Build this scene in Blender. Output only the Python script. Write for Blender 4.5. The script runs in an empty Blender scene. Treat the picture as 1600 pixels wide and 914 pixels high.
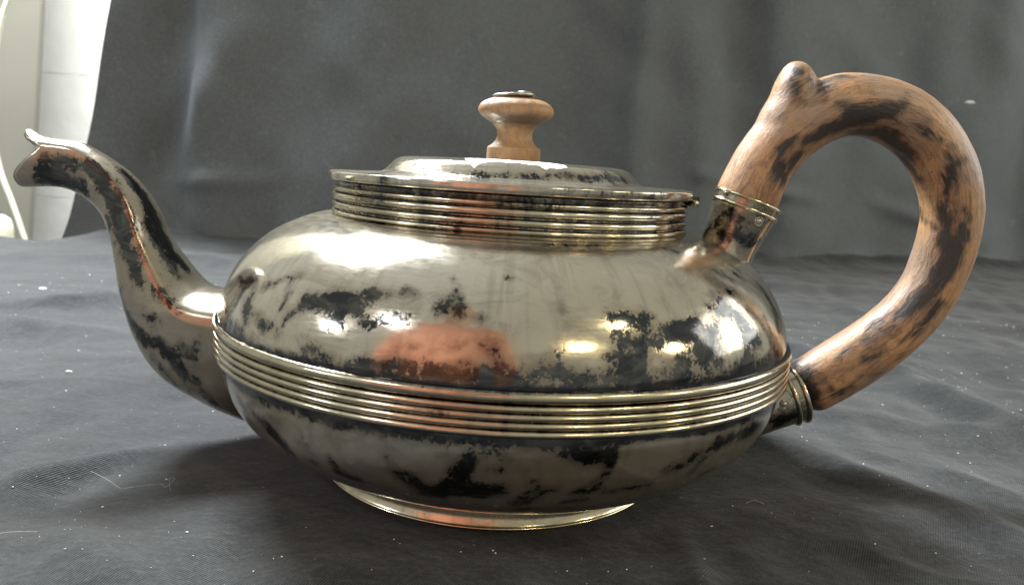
import bpy, bmesh, math, random
import numpy as np
from mathutils import Vector, Matrix, noise as mnoise

random.seed(7); rng = np.random.default_rng(11)
S = bpy.context.scene
COL = S.collection
PI = math.pi

# ------------------------------------------------------------------ camera
cd = bpy.data.cameras.new('camera'); cam = bpy.data.objects.new('camera', cd); COL.objects.link(cam)
cd.sensor_fit = 'HORIZONTAL'; cd.sensor_width = 36; cd.lens = 27.0
cd.clip_start = 0.01; cd.clip_end = 50
r_ = Vector((0.998201, 0.000974, 0.059948)); u_ = Vector((-0.059328, 0.160409, 0.985266)); w_ = Vector((0.008657, 0.987050, -0.160178))
M4 = Matrix.Identity(4)
for i in range(3):
    M4[i][0] = r_[i]; M4[i][1] = u_[i]; M4[i][2] = -w_[i]
M4[0][3], M4[1][3], M4[2][3] = 0.0, -0.22188, 0.08523
cam.matrix_world = M4
cd.dof.use_dof = True; cd.dof.focus_distance = 0.188; cd.dof.aperture_fstop = 27 / 0.95
S.camera = cam

# ------------------------------------------------------------------ world and lamps
W = bpy.data.worlds.new('World'); S.world = W; W.use_nodes = True
bg = W.node_tree.nodes['Background']
bg.inputs['Color'].default_value = (0.93, 0.96, 0.90, 1); bg.inputs['Strength'].default_value = 0.49

def lamp(name, loc, target, sx, sy, power, col):
    ld = bpy.data.lights.new(name, 'AREA'); ld.shape = 'RECTANGLE'; ld.size = sx; ld.size_y = sy
    ld.energy = power; ld.color = col
    o = bpy.data.objects.new(name, ld); COL.objects.link(o); o.location = loc
    o.rotation_euler = (Vector(target) - Vector(loc)).to_track_quat('-Z', 'Y').to_euler()
    return o
wl = lamp('window_lamp', (-0.44, 0.51, 0.82), (-0.36, 0.06, 0.0), 0.40, 0.24, 11.5, (0.86, 0.94, 1.0))
wl.data.spread = math.radians(88)
lamp('wall_fill_lamp', (-0.58, 0.62, 1.15), (-0.80, 1.15, 0.15), 0.5, 0.3, 62.0, (1.0, 0.98, 0.93))  # added fill, only to brighten the white wall; its back faces the pot
lamp('room_lamp', (-1.15, -0.45, 0.62), (0, 0, 0.05), 0.12, 0.07, 3.0, (0.92, 0.97, 1.0))
lamp('room_lamp', (-0.85, -0.75, 0.98), (0, 0, 0.05), 0.16, 0.06, 3.0, (0.95, 0.98, 1.0))
lamp('room_lamp', (0.85, -0.62, 1.05), (0, 0, 0.05), 0.12, 0.05, 2.5, (1.0, 0.86, 0.54))
lamp('room_lamp', (0.62, -1.05, 0.80), (0, 0, 0.05), 0.075, 0.05, 1.9, (1.0, 0.86, 0.54))
lamp('window_lamp', (1.25, 0.22, 0.50), (0, 0, 0.05), 0.75, 0.50, 5.5, (0.97, 0.98, 0.95))
lamp('room_lamp', (1.15, -0.45, 0.58), (0, 0, 0.05), 0.10, 0.05, 2.0, (1.0, 0.88, 0.58))

S.view_settings.view_transform = 'Standard'; S.view_settings.look = 'None'
S.view_settings.exposure = 0.0; S.view_settings.gamma = 1.0; S.view_settings.use_curve_mapping = False
S.render.engine = 'CYCLES'
S.cycles.max_bounces = 8; S.cycles.glossy_bounces = 5; S.cycles.caustics_reflective = False

# ------------------------------------------------------------------ node helpers
def mat(name):
    m = bpy.data.materials.new(name); m.use_nodes = True
    nt = m.node_tree; b = nt.nodes['Principled BSDF']
    return m, nt, b
def N(nt, t, **kw):
    n = nt.nodes.new(t)
    for k, v in kw.items(): setattr(n, k, v)
    return n
def setin(nt, sock, v):
    if hasattr(v, 'is_output') and v.is_output: nt.links.new(v, sock)
    elif v is not None: sock.default_value = v
def math_(nt, op, a, b=None, c=None, clamp=False):
    n = N(nt, 'ShaderNodeMath', operation=op); n.use_clamp = clamp
    setin(nt, n.inputs[0], a); setin(nt, n.inputs[1], b); setin(nt, n.inputs[2], c)
    return n.outputs[0]
def mapr(nt, v, a, b, c, d):
    n = N(nt, 'ShaderNodeMapRange'); n.interpolation_type = 'SMOOTHSTEP'
    setin(nt, n.inputs['Value'], v)
    for k, x in zip(('From Min', 'From Max', 'To Min', 'To Max'), (a, b, c, d)): setin(nt, n.inputs[k], x)
    return n.outputs['Result']
def mixc(nt, f, a, b):
    n = N(nt, 'ShaderNodeMix', data_type='RGBA')
    setin(nt, n.inputs['Factor'], f)
    setin(nt, n.inputs[6], a if not isinstance(a, tuple) else (*a, 1)); setin(nt, n.inputs[7], b if not isinstance(b, tuple) else (*b, 1))
    return n.outputs[2]
def noise_(nt, vec, scale, detail=4, rough=0.55, dist=0.0):
    n = N(nt, 'ShaderNodeTexNoise'); setin(nt, n.inputs['Vector'], vec)
    n.inputs['Scale'].default_value = scale; n.inputs['Detail'].default_value = detail
    n.inputs['Roughness'].default_value = rough; n.inputs['Distortion'].default_value = dist
    return n.outputs['Fac']
def coords(nt, sc=(1, 1, 1), rot=(0, 0, 0)):
    t = N(nt, 'ShaderNodeTexCoord'); m = N(nt, 'ShaderNodeMapping')
    m.inputs['Scale'].default_value = sc; m.inputs['Rotation'].default_value = rot
    nt.links.new(t.outputs['Object'], m.inputs['Vector'])
    return m.outputs['Vector']
def bump(nt, h, strength, dist, b, base=None):
    n = N(nt, 'ShaderNodeBump'); n.inputs['Strength'].default_value = strength; n.inputs['Distance'].default_value = dist
    setin(nt, n.inputs['Height'], h)
    if base is not None: nt.links.new(base, n.inputs['Normal'])
    nt.links.new(n.outputs['Normal'], b.inputs['Normal'])
    return n.outputs['Normal']

# ------------------------------------------------------------------ materials
def silver_mat(name, light=(0.62, 0.58, 0.485), dark=(0.062, 0.064, 0.065), amp=1.3, rough=0.125, bias=-0.045, nscale=480, film=0.88):
    m, nt, b = mat(name)
    co = coords(nt)
    at = N(nt, 'ShaderNodeAttribute'); at.attribute_name = 'tarnish_shade'
    # turning and polishing marks run round the pot: use (angle, height)
    sx = N(nt, 'ShaderNodeSeparateXYZ'); nt.links.new(co, sx.inputs[0])
    az = math_(nt, 'ARCTAN2', sx.outputs[1], sx.outputs[0])
    cx = N(nt, 'ShaderNodeCombineXYZ'); nt.links.new(math_(nt, 'MULTIPLY', az, 0.010), cx.inputs[0]); nt.links.new(sx.outputs[2], cx.inputs[1])
    scr = noise_(nt, cx.outputs[0], 1500, 4, 0.7, 0.3)
    sw = noise_(nt, coords(nt, (0.12, 1, 1), (0.5, 0.9, 0.4)), 1400, 3, 0.7)
    n1 = noise_(nt, co, nscale, 8, 0.68, 0.5)
    n0 = noise_(nt, co, 70, 4, 0.5)
    n5 = noise_(nt, co, 1300, 5, 0.7, 0.2)
    def add(v, n, a): return math_(nt, 'ADD', v, math_(nt, 'MULTIPLY', math_(nt, 'SUBTRACT', n, 0.5), a))
    v = add(add(add(math_(nt, 'ADD', at.outputs['Fac'], bias), n1, amp), n0, 0.6), n5, 1.05)
    cs = N(nt, 'ShaderNodeCombineXYZ'); nt.links.new(math_(nt, 'MULTIPLY', az, 0.080), cs.inputs[0]); nt.links.new(math_(nt, 'MULTIPLY', sx.outputs[2], 0.22), cs.inputs[1])
    runs = noise_(nt, cs.outputs[0], 260, 4, 0.6, 0.4)
    v = add(v, runs, 0.75)
    stain = mapr(nt, add(add(at.outputs['Fac'], n0, 0.9), n1, 0.5), 0.10, 0.62, 0.0, 1.0)
    mask = mapr(nt, v, 0.43, 0.63, 0.0, 1.0)
    n2 = noise_(nt, co, 38, 5, 0.6, 0.3)
    n4 = noise_(nt, co, 16, 3, 0.5, 0.2)
    lt = mixc(nt, mapr(nt, n2, 0.35, 0.7, 0, 1), light, (light[0] * 0.80, light[1] * 0.77, light[2] * 0.70))
    lt = mixc(nt, mapr(nt, n4, 0.42, 0.66, 0, 0.6), lt, (light[0] * 0.92, light[1] * 0.86, light[2] * 0.72))
    sm1 = noise_(nt, coords(nt, (1, 1, 2.2)), 75, 6, 0.7, 1.2)
    lt = mixc(nt, mapr(nt, runs, 0.50, 0.70, 0, 0.45), lt, (0.36, 0.315, 0.25))
    lt = mixc(nt, mapr(nt, sm1, 0.46, 0.72, 0, 0.65), lt, (0.31, 0.26, 0.19))
    lt = mixc(nt, math_(nt, 'MULTIPLY', stain, 0.78), lt, (0.235, 0.195, 0.145))
    lt = mixc(nt, mapr(nt, scr, 0.55, 0.8, 0, 0.35), lt, (light[0] * 0.6, light[1] * 0.56, light[2] * 0.5))
    dk = mixc(nt, mapr(nt, sm1, 0.40, 0.66, 0, 1), dark, (dark[0] * 2.6, dark[1] * 2.4, dark[2] * 2.1))
    nt.links.new(mixc(nt, mask, lt, dk), b.inputs['Base Color'])
    nt.links.new(mapr(nt, mask, 0, 1, film, 1.0), b.inputs['Metallic'])
    rl = mapr(nt, n2, 0.3, 0.75, rough * 0.70, rough * 1.35)
    rl = math_(nt, 'ADD', rl, math_(nt, 'MULTIPLY', math_(nt, 'SUBTRACT', scr, 0.45), 0.22))
    rl = math_(nt, 'ADD', rl, math_(nt, 'MULTIPLY', stain, 0.06))
    mx = N(nt, 'ShaderNodeMix'); nt.links.new(mask, mx.inputs[0]); nt.links.new(rl, mx.inputs[2]); mx.inputs[3].default_value = 0.085
    nt.links.new(mx.outputs[0], b.inputs['Roughness'])
    h = math_(nt, 'ADD', math_(nt, 'MULTIPLY', n0, 0.9), math_(nt, 'MULTIPLY', scr, 0.035))
    h = math_(nt, 'ADD', h, math_(nt, 'MULTIPLY', sw, 0.03))
    h = math_(nt, 'SUBTRACT', h, math_(nt, 'MULTIPLY', mask, 0.015))
    bump(nt, h, 0.16, 0.0012, b)
    return m
M_SILVER = silver_mat('tarnished_silver')
M_REED = silver_mat('reeded_silver', light=(0.64, 0.58, 0.44), amp=0.8, rough=0.17, bias=0.0, film=1.0)
M_SPOUT = silver_mat('spout_silver', light=(0.47, 0.42, 0.335), amp=1.4, rough=0.19, bias=0.02)
M_FOOT = silver_mat('foot_silver', light=(0.70, 0.62, 0.46), amp=0.8, rough=0.2)

def wood_mat(name, c1, c2, dark, amp, rough, hz=0.7, gs=0.5):
    m, nt, b = mat(name)
    at = N(nt, 'ShaderNodeAttribute'); at.attribute_name = 'tarnish_shade'
    tv = N(nt, 'ShaderNodeAttribute'); tv.attribute_name = 'grain'
    co = coords(nt)
    mp = N(nt, 'ShaderNodeMapping'); mp.inputs['Scale'].default_value = (0.22, 1, 1)
    nt.links.new(tv.outputs['Vector'], mp.inputs['Vector'])
    g = noise_(nt, mp.outputs['Vector'], 640, 7, 0.68, 0.9)
    g2 = noise_(nt, mp.outputs['Vector'], 130, 4, 0.55, 0.4)
    v = math_(nt, 'ADD', math_(nt, 'SUBTRACT', at.outputs['Fac'], 0.0), math_(nt, 'MULTIPLY', math_(nt, 'SUBTRACT', g, 0.5), amp))
    v = math_(nt, 'ADD', v, math_(nt, 'MULTIPLY', math_(nt, 'SUBTRACT', g2, 0.5), amp * 0.8))
    mask = mapr(nt, v, 0.40, 0.78, 0, 1)
    halo = mapr(nt, v, 0.08, 0.55, 0, 0.85)
    c = mixc(nt, mapr(nt, g2, 0.3, 0.7, 0, 1), c1, c2)
    c = mixc(nt, mapr(nt, g, 0.46, 0.66, 0, gs), c, (c2[0] * 0.5, c2[1] * 0.46, c2[2] * 0.42))
    mot = noise_(nt, co, 170, 6, 0.7, 0.8)
    c = mixc(nt, mapr(nt, mot, 0.45, 0.70, 0, gs * 1.3), c, (0.19, 0.095, 0.045))
    haze = noise_(nt, co, 55, 4, 0.6, 0.3)
    c = mixc(nt, mapr(nt, haze, 0.42, 0.66, 0, hz), c, (0.25, 0.185, 0.14))
    mp2 = N(nt, 'ShaderNodeMapping'); mp2.inputs['Scale'].default_value = (0.35, 1, 1); nt.links.new(tv.outputs['Vector'], mp2.inputs['Vector'])
    fl = noise_(nt, mp2.outputs['Vector'], 1500, 5, 0.75, 0.6)
    c = mixc(nt, mapr(nt, fl, 0.54, 0.66, 0, gs * 1.1), c, (0.06, 0.036, 0.022))
    c = mixc(nt, halo, c, (0.145, 0.078, 0.042))
    c = mixc(nt, mask, c, dark)
    nt.links.new(c, b.inputs['Base Color'])
    nt.links.new(mapr(nt, g2, 0.3, 0.7, rough - 0.08, rough + 0.1), b.inputs['Roughness'])
    b.inputs['Coat Weight'].default_value = 0.22; b.inputs['Coat Roughness'].default_value = 0.30
    h = math_(nt, 'ADD', g, math_(nt, 'MULTIPLY', mask, -0.4))
    bump(nt, h, 0.55, 0.0008, b)
    return m
M_HANDLE = wood_mat('worn_handle_wood', (0.49, 0.275, 0.125), (0.34, 0.19, 0.095), (0.026, 0.021, 0.017), 1.6, 0.44)
M_KNOB = wood_mat('knob_wood', (0.37, 0.218, 0.088), (0.30, 0.168, 0.066), (0.085, 0.05, 0.022), 0.6, 0.55, 0.15, 0.36)
M_KNOB.node_tree.nodes['Principled BSDF'].inputs['Coat Weight'].default_value = 0.05

def cloth_mat(name, base, weave, rot, crump=0.30, mott=1.0):
    m, nt, b = mat(name)
    co = coords(nt)
    n1 = noise_(nt, co, 26, 5, 0.6)
    n2 = noise_(nt, co, 900, 3, 0.7)
    wv = N(nt, 'ShaderNodeTexWave'); wv.wave_type = 'BANDS'; wv.bands_direction = 'X'
    wv.inputs['Scale'].default_value = weave; wv.inputs['Distortion'].default_value = 1.2
    wv.inputs['Detail'].default_value = 2; wv.inputs['Detail Scale'].default_value = 1.5
    nt.links.new(coords(nt, (1, 1, 1), (0, 0, rot)), wv.inputs['Vector'])
    dust = noise_(nt, co, 60, 6, 0.7, 0.5)
    hi = tuple(x * 1.55 for x in base); lo = tuple(x * 0.75 for x in base)
    c = mixc(nt, mapr(nt, n1, 0.3, 0.72, 1 - mott, 1), lo, base)
    c = mixc(nt, mapr(nt, n2, 0.42, 0.68, 0, 0.8), c, hi)
    c = mixc(nt, math_(nt, 'MULTIPLY', wv.outputs['Fac'], 0.4), c, tuple(x * 0.5 for x in base))
    fz = noise_(nt, co, 420, 6, 0.75, 0.4)
    c = mixc(nt, mapr(nt, fz, 0.50, 0.72, 0, 0.55 * mott), c, tuple(x * 2.1 for x in base))
    c = mixc(nt, mapr(nt, dust, 0.58, 0.8, 0, 0.5), c, tuple(x * 2.0 for x in base))
    nt.links.new(c, b.inputs['Base Color'])
    b.inputs['Roughness'].default_value = 0.95
    b.inputs['Specular IOR Level'].default_value = 0.15
    b.inputs['Sheen Weight'].default_value = 0.15; b.inputs['Sheen Roughness'].default_value = 0.5
    h = math_(nt, 'ADD', math_(nt, 'MULTIPLY', wv.outputs['Fac'], 0.6), math_(nt, 'MULTIPLY', n2, 0.5))
    n1b = N(nt, 'ShaderNodeBump'); n1b.inputs['Strength'].default_value = crump; n1b.inputs['Distance'].default_value = 0.012
    setin(nt, n1b.inputs['Height'], n1)
    bump(nt, h, 0.6, 0.0003, b, n1b.outputs['Normal'])
    return m
M_CLOTH = cloth_mat('black_cloth', (0.028, 0.030, 0.0315), 560, math.radians(28))
M_DROP = cloth_mat('brightened_backdrop_cloth', (0.112, 0.121, 0.126), 300, 0.2, 0.10, 0.5)  # same black cloth, colour raised to stand in for light from the front

def plain_mat(name, col, rough=0.6, nscale=30, var=0.12, metallic=0.0, bmp=0.0):
    m, nt, b = mat(name)
    n = noise_(nt, coords(nt), nscale, 5, 0.6)
    nt.links.new(mixc(nt, mapr(nt, n, 0.3, 0.7, 0, 1), col, tuple(x * (1 - var) for x in col)), b.inputs['Base Color'])
    b.inputs['Roughness'].default_value = rough; b.inputs['Metallic'].default_value = metallic
    if bmp: bump(nt, n, 0.4, bmp, b)
    return m
M_PAPER = plain_mat('white_paper', (0.82, 0.82, 0.80), 0.8, 300, 0.06)
M_WALL = plain_mat('white_wall_paint', (0.80, 0.82, 0.81), 0.6, 25, 0.06, bmp=0.004)
M_JOINT = plain_mat('wall_joint_paint', (0.79, 0.81, 0.80), 0.7, 40, 0.06)
M_PILLAR = plain_mat('grey_beige_paint', (0.20, 0.20, 0.172), 0.6, 8, 0.08)
M_CREAM = plain_mat('cream_plastic', (0.72, 0.72, 0.60), 0.45, 60, 0.05)
M_LINT = plain_mat('pale_lint', (0.85, 0.84, 0.78), 0.9, 900, 0.25)
M_THREAD = plain_mat('grey_thread', (0.42, 0.42, 0.40), 0.9, 900, 0.4)
M_STEEL = plain_mat('dull_steel', (0.48, 0.45, 0.40), 0.35, 700, 0.4, 1.0)
M_DARKMETAL = plain_mat('dark_hinge_metal', (0.10, 0.085, 0.06), 0.35, 900, 0.5, 1.0)

# ------------------------------------------------------------------ mesh helpers
def link(name, me, m, parent=None, smooth=True):
    o = bpy.data.objects.new(name, me); COL.objects.link(o)
    if m: me.materials.append(m)
    if parent: o.parent = parent
    if smooth:
        me.polygons.foreach_set('use_smooth', [True] * len(me.polygons))
    return o
def mesh(name, V, F):
    me = bpy.data.meshes.new(name)
    if isinstance(F, np.ndarray):                      # all quads: fill the arrays directly
        V = np.asarray(V, dtype=np.float32); n = len(F)
        me.vertices.add(len(V)); me.vertices.foreach_set('co', V.ravel())
        me.loops.add(n * 4); me.loops.foreach_set('vertex_index', F.astype(np.int32).ravel())
        me.polygons.add(n); me.polygons.foreach_set('loop_start', np.arange(0, n * 4, 4, dtype=np.int32))
        me.update(calc_edges=True); me.validate()
        return me
    me.from_pydata([tuple(v) for v in V], [], [tuple(f) for f in F]); me.update()
    return me
def tag(o, label=None, cat=None, group=None, kind=None):
    if label: o['label'] = label
    if cat: o['category'] = cat
    if group: o['group'] = group
    if kind: o['kind'] = kind
    return o
def hermite(pts, n):
    """Catmull-Rom through points of any dimension, n samples per span"""
    P = np.array(pts, float); out = []
    for i in range(len(P) - 1):
        p0 = P[max(i - 1, 0)]; p1 = P[i]; p2 = P[i + 1]; p3 = P[min(i + 2, len(P) - 1)]
        for k in range(n):
            t = k / n
            out.append(0.5 * (2 * p1 + (p2 - p0) * t + (2 * p0 - 5 * p1 + 4 * p2 - p3) * t * t + (3 * p1 - p0 - 3 * p2 + p3) * t ** 3))
    out.append(P[-1]); return np.array(out)
def lathe(name, prof, m, parent, na=192, closed=False, wob=0.0, center=(0, 0)):
    """prof: (r,z) in mm"""
    prof = np.array(prof, float) / 1000.0
    a = np.arange(na) / na * 2 * PI
    V = []; k = len(prof)
    for (r, z) in prof:
        rr = r * (1 + wob * np.sin(2 * a + 1.3) + wob * 0.6 * np.sin(3 * a + z * 60) + wob * 0.4 * np.sin(5 * a + z * 140))
        V.append(np.stack([rr * np.cos(a) + center[0], rr * np.sin(a) + center[1], np.full(na, z)], -1))
    V = np.concatenate(V)
    I = np.arange(k if closed else k - 1)[:, None]; Q = np.arange(na)[None]; J = (I + 1) % k; Q2 = (Q + 1) % na
    F = np.stack([I * na + Q, I * na + Q2, J * na + Q2, J * na + Q], -1).reshape(-1, 4)
    return link(name, mesh(name, V, F), m, parent)
def tube(name, C, Rn, m, parent, ns=24, caps=True, up=(0, 1, 0), rv=None):
    """C: centres in metres, Rn radii (in-plane), rv radii along 'up'"""
    C = np.array(C, float); Rn = np.array(Rn, float); rv = Rn if rv is None else np.array(rv, float)
    T = np.gradient(C, axis=0); T /= np.linalg.norm(T, axis=1)[:, None]
    U = np.array(up, float)
    V = []; n = len(C)
    for c, t, r, q in zip(C, T, Rn, rv):
        s = np.cross(U, t); s /= np.linalg.norm(s); b = np.cross(t, s)
        for k in range(ns):
            a = 2 * PI * k / ns
            V.append(c + s * r * math.cos(a) + b * q * math.sin(a))
    F = [(i * ns + k, i * ns + (k + 1) % ns, (i + 1) * ns + (k + 1) % ns, (i + 1) * ns + k) for i in range(n - 1) for k in range(ns)]
    if caps:
        F.append(tuple(range(ns))[::-1]); F.append(tuple((n - 1) * ns + k for k in range(ns)))
    return link(name, mesh(name, V, F), m, parent)
def put_attr(o, blobs, extra=None, base=0.0, soft=1.0):
    """tarnish attribute: blobs are (p0, p1, radius) capsules in mm on the surface"""
    me = o.data; n = len(me.vertices)
    co = np.empty(n * 3); me.vertices.foreach_get('co', co); co = co.reshape(-1, 3) * 1000
    v = np.full(n, float(base)); u = np.zeros(n)
    wq = np.array([mnoise.noise_vector(Vector(q) * 0.22) for q in co]) * 1.1 + np.array([mnoise.noise_vector(Vector(q) * 0.6) for q in co]) * 0.6 if blobs else 0
    cw = co + wq * soft
    for (a, b, r) in blobs:
        a = np.array(a, float); b = np.array(b, float); ab = b - a; L = ab @ ab
        t = np.clip(((cw - a) @ ab) / L, 0, 1) if L > 1e-9 else np.zeros(n)
        d = np.linalg.norm(cw - (a + t[:, None] * ab), axis=1)
        k = np.clip(0.5 + (r - d) / (2 * max(r, 2.4)), 0, 0.95); u += k * k; v = np.maximum(v, k)
    v = np.minimum(np.maximum(v, np.sqrt(u) * 0.85), 0.97)
    if extra is not None: v = np.maximum(v, extra(co))
    at = me.attributes.new('tarnish_shade', 'FLOAT', 'POINT'); at.data.foreach_set('value', v)
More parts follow.
